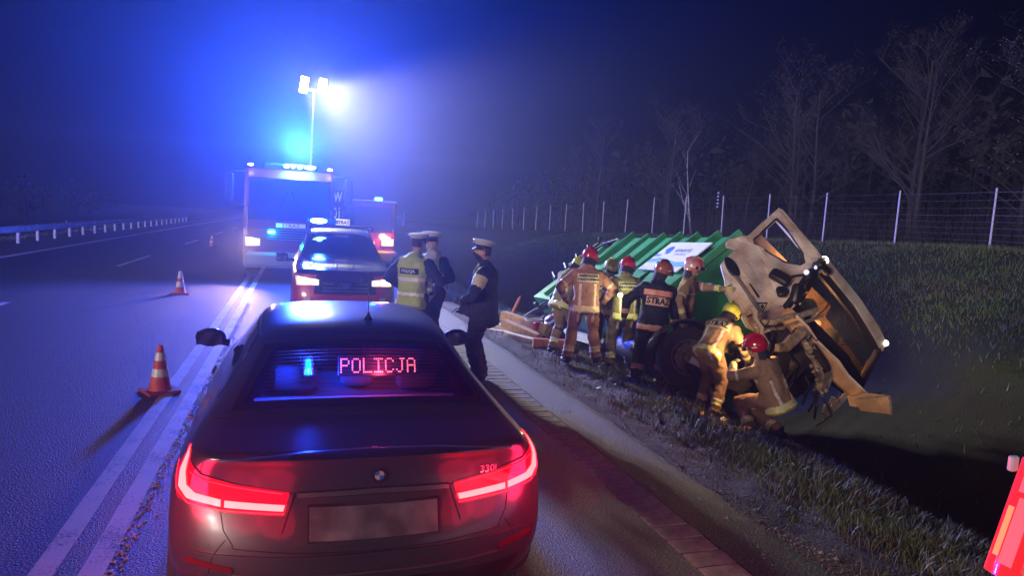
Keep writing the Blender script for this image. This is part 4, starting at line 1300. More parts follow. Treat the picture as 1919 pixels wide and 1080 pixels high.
coat_sand = mat('coat_sand', (.36, .235, .13), .85, noise_s=5, noise_a=.35, bump=.5, bump_s=22)
trou_sand = mat('trousers_sand', (.31, .20, .12), .88, noise_s=5, noise_a=.4, bump=.5, bump_s=22)
coat_redlit = mat('coat_sand_redlit', (.42, .20, .135), .85, noise_s=5, noise_a=.3, bump=.5, bump_s=22)  # sand coat with the reddish light put into its colour
trou_redlit = mat('trousers_sand_redlit', (.38, .15, .10), .88, noise_s=5, noise_a=.35, bump=.5, bump_s=22)  # sand trousers, reddish light in the colour too
coat_olive = mat('coat_olive', (.27, .25, .09), .85, noise_s=5, noise_a=.35, bump=.5, bump_s=22)
navy = mat('navy_cloth', (.014, .018, .04), .8, noise_s=6, noise_a=.3, bump=.5, bump_s=22)
navy2 = mat('dark_navy_trousers', (.010, .012, .025), .85, bump=.5, bump_s=22)
boot = mat('boot_leather', (.015, .014, .014), .5)
skin = mat('skin', (.46, .27, .20), .6, noise_s=20, noise_a=.1)
tape_y = mat('reflective_yellow', (.72, .78, .12), .5)
tape_s = mat('reflective_silver', (.66, .62, .58), .4)
tape_redlit = mat('reflective_yellow_redlit', (.85, .36, .24), .45)  # yellow tape with reddish light put into its colour
vest_y = mat('hi_vis_yellow', (.42, .50, .05), .7, noise_s=4, noise_a=.25, bump=.5, bump_s=20)
vest_g = mat('hi_vis_grey', (.36, .33, .36), .7, noise_s=4, noise_a=.3, bump=.5, bump_s=20)
glove_d = mat('glove_dark', (.03, .03, .03), .7)
glove_y = mat('glove_yellow', (.45, .45, .18), .7)
hair_m = mat('hair_brown', (.05, .03, .02), .8)

def make_hand(name, wrist, d, palm_n, k, m, parent, curl=.45):
    """five fingers of different length, bent at the knuckles"""
    d = d.normalized(); n = (palm_n - d * palm_n.dot(d)).normalized(); s = d.cross(n)
    mb = MB()
    M = Matrix((s, d, n)).transposed()
    mb.ball(wrist + d * .045 * k, (.043 * k, .055 * k, .020 * k), 10, 8, M)
    capsule(mb, wrist - d * .03 * k, .034 * k, wrist + d * .02 * k, .030 * k, 8)
    for i, (off, L) in enumerate(((-.032, .068), (-.011, .078), (.011, .073), (.031, .058))):
        p = wrist + d * .085 * k + s * off * k
        a = d
        pts = [p - d * .03 * k, p]
        for j in range(3):
            a = (a * cos(curl * (.6 + .3 * j)) + n * sin(curl * (.6 + .3 * j))).normalized()
            p = p + a * L * k * (.42, .33, .25)[j]; pts.append(p)
        mb.tube(pts, [.012 * k, .0125 * k, .0115 * k, .0105 * k, .008 * k], 6)
    p = wrist + d * .02 * k - s * .036 * k
    pts = [p, p - s * .028 * k + d * .028 * k + n * .012 * k, p - s * .034 * k + d * .060 * k + n * .024 * k]
    mb.tube(pts, [.015 * k, .0135 * k, .010 * k], 6)
    return mb.build(name, m, parent, smooth=True, ang=60)

def fire_helmet(parent, hc, RH, k, m, dark=False):
    X, Y_, Z = RH @ Vector((1, 0, 0)), RH @ Vector((0, 1, 0)), RH @ Vector((0, 0, 1))
    nu, nv = 22, 14
    vs = []; fs = []
    for j in range(nv + 1):
        ph = -.62 + (pi / 2 + .62) * j / nv
        for i in range(nu):
            t = 2 * pi * i / nu
            x = .128 * cos(ph) * cos(t); y = .158 * cos(ph) * sin(t) - .008; z = .135 * sin(ph)
            low = -.035 if y > .05 else (-.075 if y > -.08 else -.085)
            z = max(z, low)
            if j == 0: x *= 1.06; y *= 1.05
            vs.append(hc + RH @ (Vector((x, y, z + .035)) * k))
    for j in range(nv):
        for i in range(nu):
            q = (i + 1) % nu
            fs.append((j * nu + i, j * nu + q, (j + 1) * nu + q, (j + 1) * nu + i))
    o = MB().add(vs, fs).build('helmet', m, parent, smooth=True, ang=60)
    # ridge on the crown
    pts = [hc + RH @ (Vector((0, .158 * cos(a) - .008, .135 * sin(a) + .040)) * k) for a in np.linspace(.7, 2.6, 12)]
    MB().tube(pts, .016 * k, 6).build('helmet_ridge', m, o, smooth=True)
    pts = [hc + RH @ (Vector((.130 * cos(a), .160 * sin(a) - .006, .018 + .014 * sin(a))) * k) for a in np.linspace(-.4, pi + .4, 20)]
    mb = MB(); n = len(pts); mb.add(pts + [p + Z * .016 * k for p in pts], [(i, i + 1, n + i + 1, n + i) for i in range(n - 1)]); mb.build('helmet_stripe', tape_s, o)
    # visor across the brow and side discs
    pts = [hc + RH @ (Vector((.126 * cos(a), .168 * sin(a), .050)) * k) for a in np.linspace(.45, pi - .45, 14)]
    pt2 = [hc + RH @ (Vector((.131 * cos(a), .178 * sin(a), -.004)) * k) for a in np.linspace(.45, pi - .45, 14)]
    MB().add(pts + pt2, [(i, i + 1, 15 + i, 14 + i) for i in range(13)]).build('visor', mat('visor_smoke', (.03, .03, .035), .08, coat=.5), o, smooth=True)
    mb = MB()
    for s_ in (-1, 1): mb.lathe([(.026 * k, 0), (.022 * k, .012 * k), (.001, .014 * k)], 14, RH @ Matrix.Rotation(s_ * pi / 2, 3, 'Y'), hc + RH @ Vector((s_ * .122 * k, .02 * k, .02 * k)))
    mb.build('helmet_hinge', black, o, smooth=True)
    # neck curtain
    vs = []; nn = 16
    for j, (r, z) in enumerate(((1.0, -.035), (1.05, -.09), (1.10, -.15))):
        for i in range(nn):
            a = pi + .35 + (pi - .7) * i / (nn - 1) if True else 0
            vs.append(hc + RH @ (Vector((.112 * r * cos(a), .135 * r * sin(a), z + .01 * sin(i * 1.7))) * k))
    MB().add(vs, [(j * nn + i, j * nn + i + 1, (j + 1) * nn + i + 1, (j + 1) * nn + i) for j in range(2) for i in range(nn - 1)]).build('neck_curtain', mat('curtain_cloth', (.02, .02, .03), .8), o, smooth=True)
    return o

def police_cap(parent, hc, RH, k):
    M = RH
    o = MB().lathe([(.098 * k, 0), (.100 * k, .035 * k)], 24, M, hc + M @ Vector((0, -.005, .055)) * k).build('cap', mat('cap_band', (.02, .02, .03), .7), parent, smooth=True)
    Mt = M @ Matrix.Rotation(.16, 3, 'X')
    MB().lathe([(.10 * k, .03 * k), (.128 * k, .062 * k), (.142 * k, .078 * k), (.135 * k, .092 * k), (.08 * k, .102 * k), (.001, .106 * k)], 28, Mt, hc + M @ Vector((0, 0, .052)) * k).build('cap_crown', mat('cap_white', (.55, .55, .58), .7), o, smooth=True)
    MB().lathe([(.1425 * k, .074 * k), (.1445 * k, .078 * k), (.1425 * k, .082 * k)], 28, Mt, hc + M @ Vector((0, 0, .052)) * k).build('cap_piping', tape_s, o, smooth=True)
    vs = []; n = 14
    for r, z in ((.098, .062), (.155, .030)):
        for i in range(n):
            a = .35 + (pi - .7) * i / (n - 1); vs.append(hc + M @ (Vector((r * .95 * cos(a), r * sin(a) - .005, z)) * k))
    MB().add(vs, [(i, i + 1, n + i + 1, n + i) for i in range(n - 1)]).build('cap_peak', black, o, smooth=True)
    q = hc + M @ (Vector((0, .105, .10)) * k)
    MB().ball(q, .016 * k, 8, 6).build('cap_badge', chrome, o)
    # hair below the cap
    vs = []; n = 16
    for r, z in ((1.0, .055), (1.02, .01), (.93, -.045)):
        for i in range(n):
            a = pi + .15 + (pi - .3) * i / (n - 1); vs.append(hc + M @ (Vector((.084 * r * cos(a), .104 * r * sin(a), z)) * k))
    MB().add(vs, [(j * n + i, j * n + i + 1, (j + 1) * n + i + 1, (j + 1) * n + i) for j in range(2) for i in range(n - 1)]).build('hair', hair_m, parent, smooth=True)

def person(label, loc, yaw, group=None, k=1.0, pel=(0, 0, .95), lean=0, side=0, twist=0, head=(0, 0, 0), feet=((-.13, 0), (.13, 0)), toes=(8, -8), feet_z=(0, 0),
           hands=((-.27, .08, .88), (.27, .08, .88)), poles=((-1, -.6, 0), (1, -.6, 0)), coat=coat_sand, trou=trou_sand, stripes='fire', t1=tape_y, t2=tape_s,
           helm=None, cap=False, glove=glove_d, kneepole=(0, 1, 0), hem=-.17, bulk=1.0, extra=None, voxel=.017, shoe=boot, knee_pad=False, curl=.45, helm_k=1.0):
    root = empty('person', loc, radians(yaw))
    tag(root, label, 'person', group)
    pelv = Vector(pel) * k
    RT = Matrix.Rotation(radians(twist), 3, 'Z') @ Matrix.Rotation(radians(side), 3, 'Y') @ Matrix.Rotation(-radians(lean), 3, 'X')
    T_ = lambda x, y, z: pelv + RT @ (Vector((x, y, z)) * k)
    RH = RT @ Matrix.Rotation(radians(head[2]), 3, 'Z') @ Matrix.Rotation(-radians(head[0]), 3, 'X') @ Matrix.Rotation(radians(head[1]), 3, 'Y')
    mb = MB()
    # torso rings
    rings = [(hem, .20, .155), (hem + .06, .202, .16), (-.03, .185, .145), (.10, .178, .135), (.24, .188, .140), (.36, .198, .142), (.44, .185, .125), (.51, .11, .09), (.56, .065, .065)]
    n = 20; vs = []; fs = []
    for h, a, b in rings:
        a *= bulk; b *= bulk
        for i in range(n):
            t = 2 * pi * i / n; c_, s_ = cos(t), sin(t)
            rr = (abs(c_) ** 2.6 + abs(s_) ** 2.6) ** (-1 / 2.6)
            vs.append(T_(a * c_ * rr, b * s_ * rr - .01, h))
    for j in range(len(rings) - 1):
        for i in range(n):
            q = (i + 1) % n; fs.append((j * n + i, j * n + q, (j + 1) * n + q, (j + 1) * n + i))
    fs += [tuple(range(n - 1, -1, -1)), tuple(range((len(rings) - 1) * n, len(rings) * n))]
    mb.add(vs, fs)
    neck = T_(0, 0, .52); hc = neck + RH @ (Vector((0, .035, .16)) * k)
    capsule(mb, neck - RT @ Vector((0, 0, .05 * k)), .062 * k, hc - RH @ Vector((0, .01, .06 * k)), .055 * k)
    mb.ball(hc, (.077 * k, .096 * k, .115 * k), 16, 12, RH)
    mb.ball(hc + RH @ (Vector((0, .035, -.065)) * k), (.055 * k, .055 * k, .05 * k), 12, 8, RH)
    mb.ball(hc + RH @ (Vector((0, .098, -.015)) * k), (.016 * k, .022 * k, .028 * k), 8, 6, RH)
    for s_ in (-1, 1): mb.ball(hc + RH @ (Vector((s_ * .078, -.005, -.01)) * k), (.012 * k, .022 * k, .032 * k), 8, 6, RH)
    segs = [('torso', T_(0, 0, hem), T_(0, 0, .50), .17 * k), ('head', neck + RH @ Vector((0, 0, .03 * k)), hc + RH @ Vector((0, 0, .05 * k)), .085 * k)]
    hand_info = []
    for s_, hnd, pole in ((-1, hands[0], poles[0]), (1, hands[1], poles[1])):
        sh = T_(s_ * .175 * bulk, -.005, .41)
        el, wr = ik(sh, Vector(hnd) * k, .30 * k, .265 * k, Vector(pole))
        capsule(mb, T_(s_ * .10, -.005, .42), .088 * k, sh, .082 * k * bulk)
        capsule(mb, sh, .080 * k * bulk, el, .066 * k * bulk); capsule(mb, el, .065 * k * bulk, wr, .048 * k)
        segs += [('uarm', sh, el, .075 * k), ('farm', el, wr, .058 * k)]
        hand_info.append((wr, (wr - el).normalized(), s_))
    leg_info = []
    for i, s_ in ((0, -1), (1, 1)):
        hp = pelv + Vector((s_ * .095 * k, 0, -.02 * k))
        an = Vector((feet[i][0] * k, feet[i][1] * k, (.10 + feet_z[i]) * k))
        kn, an = ik(hp, an, .435 * k, .425 * k, Vector(kneepole))
        capsule(mb, hp, .115 * k * bulk, kn, .085 * k * bulk); mb.tube([kn, an + Vector((0, 0, .0))], [.084 * k * bulk, .078 * k * bulk], 12); mb.ball(kn, .085 * k * bulk, 12, 8)
        td = Matrix.Rotation(radians(toes[i]), 3, 'Z') @ Vector((0, 1, 0))
        if extra != 'kneel' or i == 0: fl = Vector((0, 0, -.055 * k))
        else: fl = Vector((0, 0, -.055 * k))
        capsule(mb, an + fl * .6 - td * .04 * k, .052 * k, an + fl * .95 + td * .15 * k, .046 * k)
        segs += [('thigh', hp, kn, .10 * k), ('shin', kn, an, .08 * k), ('foot', an + fl * .8 - td * .03 * k, an + fl + td * .15 * k, .05 * k)]
        leg_info.append((kn, an))
    if extra == 'flap':   # open jacket front blowing away from the body
        mb.slab([T_(.12, .10, .30), T_(.05, .17, .10), T_(-.02, .42, -.08), T_(.10, .40, -.11), T_(.20, .08, -.10)], RT @ Vector((1, -.2, 0)), .05 * k)
        mb.slab([T_(-.12, .10, .30), T_(-.05, .17, .10), T_(-.10, .36, -.08), T_(-.17, .08, -.12)], RT @ Vector((1, .2, 0)), .05 * k)
    me = bpy.data.meshes.new('tmp'); me.from_pydata([tuple(v) for v in mb.v], [], mb.f)
    tmp = bpy.data.objects.new('tmp', me); COL.objects.link(tmp)
    md = tmp.modifiers.new('r', 'REMESH'); md.mode = 'VOXEL'; md.voxel_size = voxel * k; md.use_smooth_shade = True
    sm = tmp.modifiers.new('s', 'SMOOTH'); sm.factor = .6; sm.iterations = 3
    bpy.context.view_layer.update()
    dg = bpy.context.evaluated_depsgraph_get()
    bm_ = bpy.data.meshes.new_from_object(tmp.evaluated_get(dg)); bpy.data.objects.remove(tmp); bpy.data.meshes.remove(me)
    nv = len(bm_.vertices)
    co = np.zeros(nv * 3, np.float32); bm_.vertices.foreach_get('co', co); co = co.reshape(-1, 3).astype(float)
    no = np.zeros(nv * 3, np.float32); bm_.vertices.foreach_get('normal', no); no = no.reshape(-1, 3)
    def classify(Pn):
        best = np.full(len(Pn), 1e9); bi = np.zeros(len(Pn), int); bt = np.zeros(len(Pn))
        for q, (nm, a, b, r) in enumerate(segs):
            a_ = np.array(a); d_ = np.array(b) - a_; L2 = d_ @ d_
            t = np.clip((Pn - a_) @ d_ / L2, 0, 1)
            dist = np.linalg.norm(Pn - a_ - t[:, None] * d_, axis=1) / r
            w = dist < best
            best[w] = dist[w]; bi[w] = q; bt[w] = t[w]
        return bi, bt
    names = [s_[0] for s_ in segs]
    vi, vt = classify(co)
    cloth = np.array([names[i] not in ('head', 'foot') for i in vi])
    sd = hash(label) % 97 if False else sum(map(ord, label)) % 97
    amp = np.array([(noise.noise(Vector((c[0] * 9 + sd, c[1] * 9, c[2] * 6))) + .6 * noise.noise(Vector((c[0] * 17, c[1] * 17 + sd, c[2] * 22)))) for c in co])
    co2 = co + no * (amp * .016 * k * cloth)[:, None]
    # baggy folds gather above the boots and cuffs
    shin = np.array([names[i] == 'shin' for i in vi]); fo = np.sin(vt * 34 + amp * 4) * .006 * (vt > .55) * shin
    co2 += no * fo[:, None]
    bm_.vertices.foreach_set('co', co2.reshape(-1).astype(np.float32)); bm_.update()
    fc = np.zeros(len(bm_.polygons) * 3, np.float32); bm_.polygons.foreach_get('center', fc); fc = fc.reshape(-1, 3).astype(float)
    fi, ft = classify(fc)
    RTn = np.array(RT); loc_t = (fc - np.array(pelv)) @ RTn / k     # torso frame coordinates
    mats_ = [coat, trou, t1, t2, skin, shoe, mat('knee_pad', (.015, .015, .02), .6)]
    mi = np.zeros(len(fc), int)
    for f_ in range(len(fc)):
        nm = names[fi[f_]]; t = ft[f_]; x, y, z = loc_t[f_]
        if nm == 'torso':
            mi[f_] = 0
            if z < hem + .0: mi[f_] = 1 if abs(fc[f_][2] - 0) < 99 and z < hem - .03 else 0
            if stripes == 'fire':
                if hem + .035 < z < hem + .065: mi[f_] = 2
                elif hem + .065 <= z < hem + .10: mi[f_] = 3
                elif hem + .10 <= z < hem + .12: mi[f_] = 2
                elif y > 0 and .28 < z < .325: mi[f_] = 2 if z > .31 or z < .295 else 3
                elif y < 0 and .06 < abs(x) - .035 < .095 and z < .27: mi[f_] = 3
            elif stripes == 'navy':
                if hem + .02 < z < hem + .06: mi[f_] = 2
                elif hem + .06 <= z < hem + .10: mi[f_] = 3
                elif y > 0 and .25 < z < .32: mi[f_] = 2
            elif stripes == 'vest':
                if -.02 < z < .03 or .18 < z < .23: mi[f_] = 3
        elif nm == 'uarm':
            mi[f_] = 0
            if stripes in ('fire',) and .70 < t < .80: mi[f_] = 3
            if stripes == 'patch' and .12 < t < .62: mi[f_] = 2
            if stripes == 'vest': mi[f_] = 1
        elif nm == 'farm':
            mi[f_] = 0
            if stripes in ('fire', 'navy'):
                if .45 < t < .60: mi[f_] = 3
                elif .60 <= t < .72: mi[f_] = 2
            if stripes == 'vest': mi[f_] = 1
            if t >= .999: mi[f_] = 4
        elif nm == 'thigh': mi[f_] = 1
        elif nm == 'shin':
            mi[f_] = 1
            if stripes in ('fire', 'navy'):
                if .58 < t < .68: mi[f_] = 3
                elif .68 <= t < .76: mi[f_] = 2
            if knee_pad and t < .25: mi[f_] = 6
            if t > .97: mi[f_] = 5
        elif nm == 'foot': mi[f_] = 5
        else: mi[f_] = 4
    for m_ in mats_: bm_.materials.append(m_)
    bm_.polygons.foreach_set('material_index', mi.astype(np.int32))
    bm_.polygons.foreach_set('use_smooth', np.ones(len(fc), dtype=bool))
    bm_.name = 'body'
    body_o = bpy.data.objects.new('body', bm_); COL.objects.link(body_o); body_o.parent = root
    for wr, d, s_ in hand_info:
        make_hand('glove' if glove is not skin else 'hand', wr, d, RT @ Vector((-s_ * .8, .35, 0)), k, glove, root, curl)
    for s_ in (-1, 1):
        e = hc + RH @ (Vector((s_ * .031, .085, .008)) * k)
        MB().ball(e, .0115 * k, 8, 6).ball(e + RH @ Vector((0, .007 * k, 0)), .006 * k, 6, 4, mi=1).build('eye', [mat('eye_white', (.6, .58, .55), .3), mat('eye_dark', (.02, .015, .01), .2)], root, smooth=True)
    MB().tube([hc + RH @ (Vector((x, .083 - abs(x) * .25, -.062)) * k) for x in (-.024, 0, .024)], .005 * k, 5).build('mouth', mat('lips', (.30, .11, .09), .5), root)
    if helm: fire_helmet(root, hc, RH, k * helm_k, helm)
    if cap: police_cap(root, hc, RH, k)
    # collar
    cpts = [T_(.085 * cos(a), .075 * sin(a) - .005, .515 + .02 * (1 if sin(a) < 0 else 0)) for a in np.linspace(0, 2 * pi, 17)[:-1]]
    mb = MB()
    for hh, rr in ((0, 1.12), (.055, 1.0)):
        mb.v += [tuple(T_(.088 * rr * cos(a), .080 * rr * sin(a) - .003, .50 + hh)) for a in np.linspace(0, 2 * pi, 17)[:-1]]
    mb.f += [(i, (i + 1) % 16, 16 + (i + 1) % 16, 16 + i) for i in range(16)]; mb.mi += [0] * 16
    mb.build('collar', coat, root, smooth=True)
    bv = local_bvh(body_o)
    info = dict(root=root, bv=bv, T=T_, RT=RT, k=k, hands=hand_info, hc=hc, RH=RH, body=body_o)
    return info

def back_panel(I, x0, x1, z0, z1, m, name='back_panel', sidey=-1, off=.006, nx=14, nz=5):
    vs, fs = grid_poly([(x0, z0), (x1, z0), (x1, z1), (x0, z1)], nx, nz)
    d = I['RT'] @ Vector((0, -sidey, 0))
    Q = drape(I['bv'], [I['T'](v.x, sidey * .6, v.y) for v in vs], d, off)
    ring = [i for i in range(nx + 1)] + [(j + 1) * (nx + 1) - 1 for j in range(1, nz + 1)] + [nz * (nx + 1) + i for i in range(nx - 1, -1, -1)] + [j * (nx + 1) for j in range(nz - 1, 0, -1)]
    mb = MB().add(Q, fs); n = len(ring)
    mb.add([Q[i] for i in ring] + [Q[i] + d * (off + .004) for i in ring], [(i, (i + 1) % n, n + (i + 1) % n, n + i) for i in range(n)])
    return mb.build(name, m, I['root'], smooth=True)
def back_text(I, txt, x, z, size, m, parent, sidey=-1, off=.010, sx=1.0, bold=.002, ang=0):
    v, f = text_geo(txt, size, bold, res=1)
    d = I['RT'] @ Vector((0, -sidey, 0)); s_ = 1 if sidey < 0 else -1
    ca, sa = cos(ang), sin(ang)
    Q = drape(local_bvh(parent), [I['T'](s_ * (a[0] * ca * sx - a[1] * sa) + x, sidey * .6, a[0] * sa * sx + a[1] * ca + z) for a in v], d, off)
    return MB().add(Q, f).build('lettering', m, parent)

red_h = mat('helmet_red', (.50, .025, .03), .22, coat=.7, noise_s=14, noise_a=.3)
yel_h = mat('helmet_lime', (.52, .60, .08), .25, coat=.6, noise_s=14, noise_a=.25)
brn_h = mat('helmet_brownish_red', (.34, .11, .085), .3, coat=.6, noise_s=14, noise_a=.25)
ink = mat('lettering_black', (.01, .01, .01), .6)
GF = 'firefighters gathered at the wreck'
def gz_(x, y, d=0): return (x, y, float(ground_z(x, y)) + d)

# A leaning man, far left of the group
A_ = person('firefighter in lime helmet bending over, leftmost of the group at the ditch', gz_(4.30, 10.55), -62, GF, k=.98, pel=(-.02, -.04, .94), lean=20, side=4, head=(28, 0, -8), feet=((-.14, -.10), (.14, .08)), hands=((-.22, .42, .92), (.24, .40, .86)),
   coat=coat_olive, trou=trou_sand, helm=yel_h, knee_pad=True)
# B red helmet, back to camera
B_ = person('firefighter in rust suit and red helmet with his back turned, legs apart', gz_(4.24, 9.55), -14, GF, k=1.03, lean=4, head=(24, 4, -22), feet=((-.23, 0), (.22, .03)), toes=(14, -14), hands=((-.30, .12, .98), (.30, .14, .96)), poles=((-1, -.7, 0), (1, -.5, 0)), coat=coat_redlit, trou=trou_redlit, t1=mat('tape_yellow_pinklit', (.75, .50, .30), .5), t2=mat('tape_silver_pinklit', (.68, .48, .42), .4), helm=red_h, hem=-.17, bulk=1.04)  # his coat, trousers and tape carry the reddish light in their colours
p_ = back_panel(B_, -.16, .16, .30, .42, mat('name_panel_cream', (.58, .50, .36), .6))
back_text(B_, 'PAŃSTWOWA', 0, .387, .042, ink, p_); back_text(B_, 'STRAŻ POŻARNA', 0, .335, .040, ink, p_)
# D facing camera between the two
D_ = person('firefighter in lime helmet facing us, wedged between two men with red helmets', gz_(5.05, 10.55), 168, GF, k=1.0, lean=10, head=(20, 0, 10), feet=((-.16, 0), (.16, .02)), hands=((-.18, .30, 1.0), (.16, .30, 1.02)), coat=coat_sand, trou=navy2, helm=yel_h)
# C red helmet, lamp glare on his coat
C_ = person('firefighter in red helmet with lamp glare on his yellow-green coat', gz_(4.93, 9.60), -6, GF, k=1.03, lean=6, head=(26, 6, -28), feet=((-.17, 0), (.17, .06)), hands=((-.26, .22, 1.02), (.22, .26, .98)), coat=coat_olive, trou=mat('trousers_brown', (.16, .12, .10), .88, noise_s=5, noise_a=.4, bump=.5, bump_s=22), helm=red_h, bulk=1.03)
p_ = back_panel(C_, -.15, .15, .30, .42, mat('name_panel_cream2', (.52, .52, .34), .6))
back_text(C_, 'PAŃSTWOWA', 0, .387, .040, ink, p_); back_text(C_, 'STRAŻ POŻARNA', 0, .335, .038, ink, p_)
# E navy
E_ = person('big firefighter in navy suit with STRAZ on his back and orange bands', gz_(5.00, 8.80), -18, GF, k=1.03, pel=(0, 0, .95), lean=7, side=5, head=(10, 6, -48), feet=((-.19, -.02), (.17, .04)), toes=(16, -18), hands=((-.40, .10, .93), (.36, .20, .80)), poles=((-1, -.3, 0), (1, -.3, 0)), coat=navy, trou=navy2, stripes='navy', t1=tape_redlit, t2=mat('tape_silver_redlit', (.80, .50, .38), .4), helm=brn_h, bulk=1.12, hem=-.20)  # yellow and silver bands coloured as the reddish light shows them
p1 = back_panel(E_, -.205, .205, .315, .395, tape_redlit, 'reflective_band')
p_ = back_panel(E_, -.165, .165, .175, .300, mat('name_panel_orange', (.80, .50, .36), .6))
back_text(E_, 'STRAŻ', 0, .238, .125, ink, p_, sx=.86, bold=.004)
# F facing, arm out to the cab
F_ = person('firefighter in red and white helmet facing right, one arm stretched to the cab', (5.62, 8.95, -.05), -128, GF, k=1.0, lean=2, head=(6, 0, 12), feet=((-.15, 0), (.15, .0)), feet_z=(.02, .02), hands=((.08, .70, 1.36), (.36, .02, .92)), poles=((-1, 0, -.6), (1, -.5, 0)), coat=coat_sand, trou=trou_sand, helm=mat('helmet_red_white', (.60, .06, .06), .25, coat=.6, noise_s=7, col2=(.65, .6, .6)), glove=glove_y)
# G bending over with STRAZ
G_ = person('firefighter in lime helmet bent forward over a bright lamp beside the cab', gz_(5.20, 7.50), -72, GF, k=.95, pel=(-.0, -.12, .93), lean=48, side=0, twist=10, head=(-8, 0, 0), feet=((-.16, -.05), (.16, -.12)), toes=(6, -12), hands=((-.12, .50, .82), (.20, .44, .78)), poles=((-.6, -.5, -.4), (.8, -.5, -.4)), coat=coat_sand, trou=trou_sand, helm=yel_h, knee_pad=False)
p_ = back_panel(G_, -.17, .17, .28, .40, mat('name_panel_cream3', (.60, .56, .36), .6))
back_text(G_, 'STRAŻ', 0, .34, .115, ink, p_, sx=.9, bold=.004)
# H crouched
H_ = person('firefighter in glossy crimson helmet crouching lowest at the edge of the ditch', gz_(5.36, 6.62), 14, GF, k=.95, pel=(.10, -.06, .52), lean=20, side=-16, head=(-6, 0, 24), feet=((-.16, .06), (.18, -.10)), hands=((-.14, .45, .86), (.22, .44, .72)), poles=((-.8, -.4, -.4), (1, -.4, -.2)), kneepole=(.0, 1, .25), coat=coat_sand, trou=trou_sand, helm=mat('helmet_crimson', (.42, .01, .03), .15, coat=1))

# police officers
off = 'traffic police officers standing beside the cars'
pt = mat('reflective_patch', (.66, .62, .42), .45)
OR = person('police officer in navy coat and white peaked cap, standing alone right of the saloon', (2.36, 8.55, 0), 62, off, k=1.05, lean=2, head=(-2, 0, 22), feet=((-.10, 0), (.12, .02)), hands=((-.16, .24, 1.02), (.20, .16, .95)), coat=navy, trou=navy2, stripes='patch', t1=pt, t2=pt, cap=True, glove=glove_d, hem=-.24, bulk=1.08, extra='flap')
p_ = back_panel(OR, .0, .001, 0, .001, navy, 'pocket_flap') if False else None
v, f = text_geo('POLICJA', .045, .002)
Q = drape(OR['bv'], [Vector((.6, -a[0] * -1 * .8 - .0, a[1] + .80)) for a in v], (-1, 0, 0), .006)
MB().add(Q, f).build('lettering', mat('lettering_silver', (.6, .6, .62), .4), OR['root'])
O1 = person('police officer in yellow vest and white cap with back turned beside the pickup', (1.62, 9.75, 0), -38, off, k=1.06, lean=2, head=(4, 0, -20), feet=((-.14, 0), (.14, .02)), hands=((-.24, .16, 1.0), (.24, .18, 1.0)), coat=vest_y, trou=mat('uniform_blue_black', (.02, .02, .035), .8), stripes='vest', t2=tape_s, cap=True, glove=glove_d, hem=-.16, bulk=1.12)
p_ = back_panel(O1, -.14, .14, .27, .35, navy); back_text(O1, 'POLICJA', 0, .31, .06, tape_s, p_, sx=.9)
O2 = person('police officer in grey reflective vest, second behind the one in yellow', (2.02, 10.35, 0), 128, off, k=1.07, lean=2, head=(4, 0, 0), feet=((-.13, 0), (.13, .02)), hands=((-.20, .22, 1.05), (.24, .16, .98)), coat=vest_g, trou=mat('uniform_blue_black', (.02, .02, .035), .8), stripes='vest', t2=tape_s, cap=True, glove=skin, hem=-.16)
p_ = back_panel(O2, -.12, .12, .30, .37, navy, 'chest_panel', 1); back_text(O2, 'POLICJA', 0, .335, .05, tape_s, p_, sidey=1, sx=.9)

# ------------------------------------------------------------------ overturned refuse truck in the ditch
from mathutils.geometry import tessellate_polygon
TF = Vector((.039, -.998, .049)); TU = Vector((.802, .06, .595)); TL = Vector((.597, -.016, -.802))
TM = Matrix(((-TL.x, TF.x, TU.x, 5.203), (-TL.y, TF.y, TU.y, 7.702), (-TL.z, TF.z, TU.z, -.73), (0, 0, 0, 1)))
G = empty('refuse_truck', M=TM)
tag(G, 'white cabbed refuse truck with ribbed green body lying tipped over in the ditch', 'truck')
green = mat('container_green', (.035, .36, .10), .42, noise_s=1.7, col2=(.03, .20, .07), bump=.5, bump_s=6, coat=.2)
green_d = mat('container_green_rib', (.03, .30, .085), .45, noise_s=3, noise_a=.3, coat=.2)
cabm = mat('cab_beige_white', (.72, .67, .61), .45, noise_s=2.6, col2=(.42, .31, .25), bump=1.0, bump_s=5, coat=.2)
cab_warmlit = mat('cab_white_warmlit', (.62, .36, .17), .5, noise_s=5, noise_a=.35)  # white cab paint with the warm lamp light put into the colour
dirtm = mat('oily_black', (.018, .016, .015), .55, bump=.5, bump_s=30)
alu = mat('cast_aluminium', (.42, .36, .30), .5, .3, noise_s=14, noise_a=.6)
# body: panels between ribs
ys = [-1.80, -2.36, -2.92, -3.48, -4.04, -4.66, -5.28]
mb = MB()
mb.box((0, -3.55, 2.1), (2.34, 3.50, 2.2)); core = mb.build('container', green_d, G)
for a, b in zip(ys, ys[1:]):
    mb = MB()
    # two leaves with a bend at mid height
    x0 = 1.185
    P_ = [(x0 + .03, a - .05, 1.02), (x0 + .03, b + .05, 1.02), (x0 + .10, b + .05, 2.12), (x0 + .10, a - .05, 2.12), (x0 + .04, b + .05, 2.17), (x0 + .04, a - .05, 2.17), (x0 + .05, b + .05, 3.18), (x0 + .05, a - .05, 3.18), (x0 - .05, b + .05, 3.22), (x0 - .05, a - .05, 3.22), (x0 - .05, b + .05, 1.0), (x0 - .05, a - .05, 1.0)]
    mb.add(P_, [(0, 1, 2, 3), (3, 2, 4, 5), (5, 4, 6, 7), (7, 6, 8, 9), (9, 8, 10, 11), (11, 10, 1, 0)])
    mb.build('side_panel', green, G)
    MB().box((-.0, (a + b) / 2, 3.225), (2.3, abs(b - a) - .1, .03)).build('roof_panel', green, G)
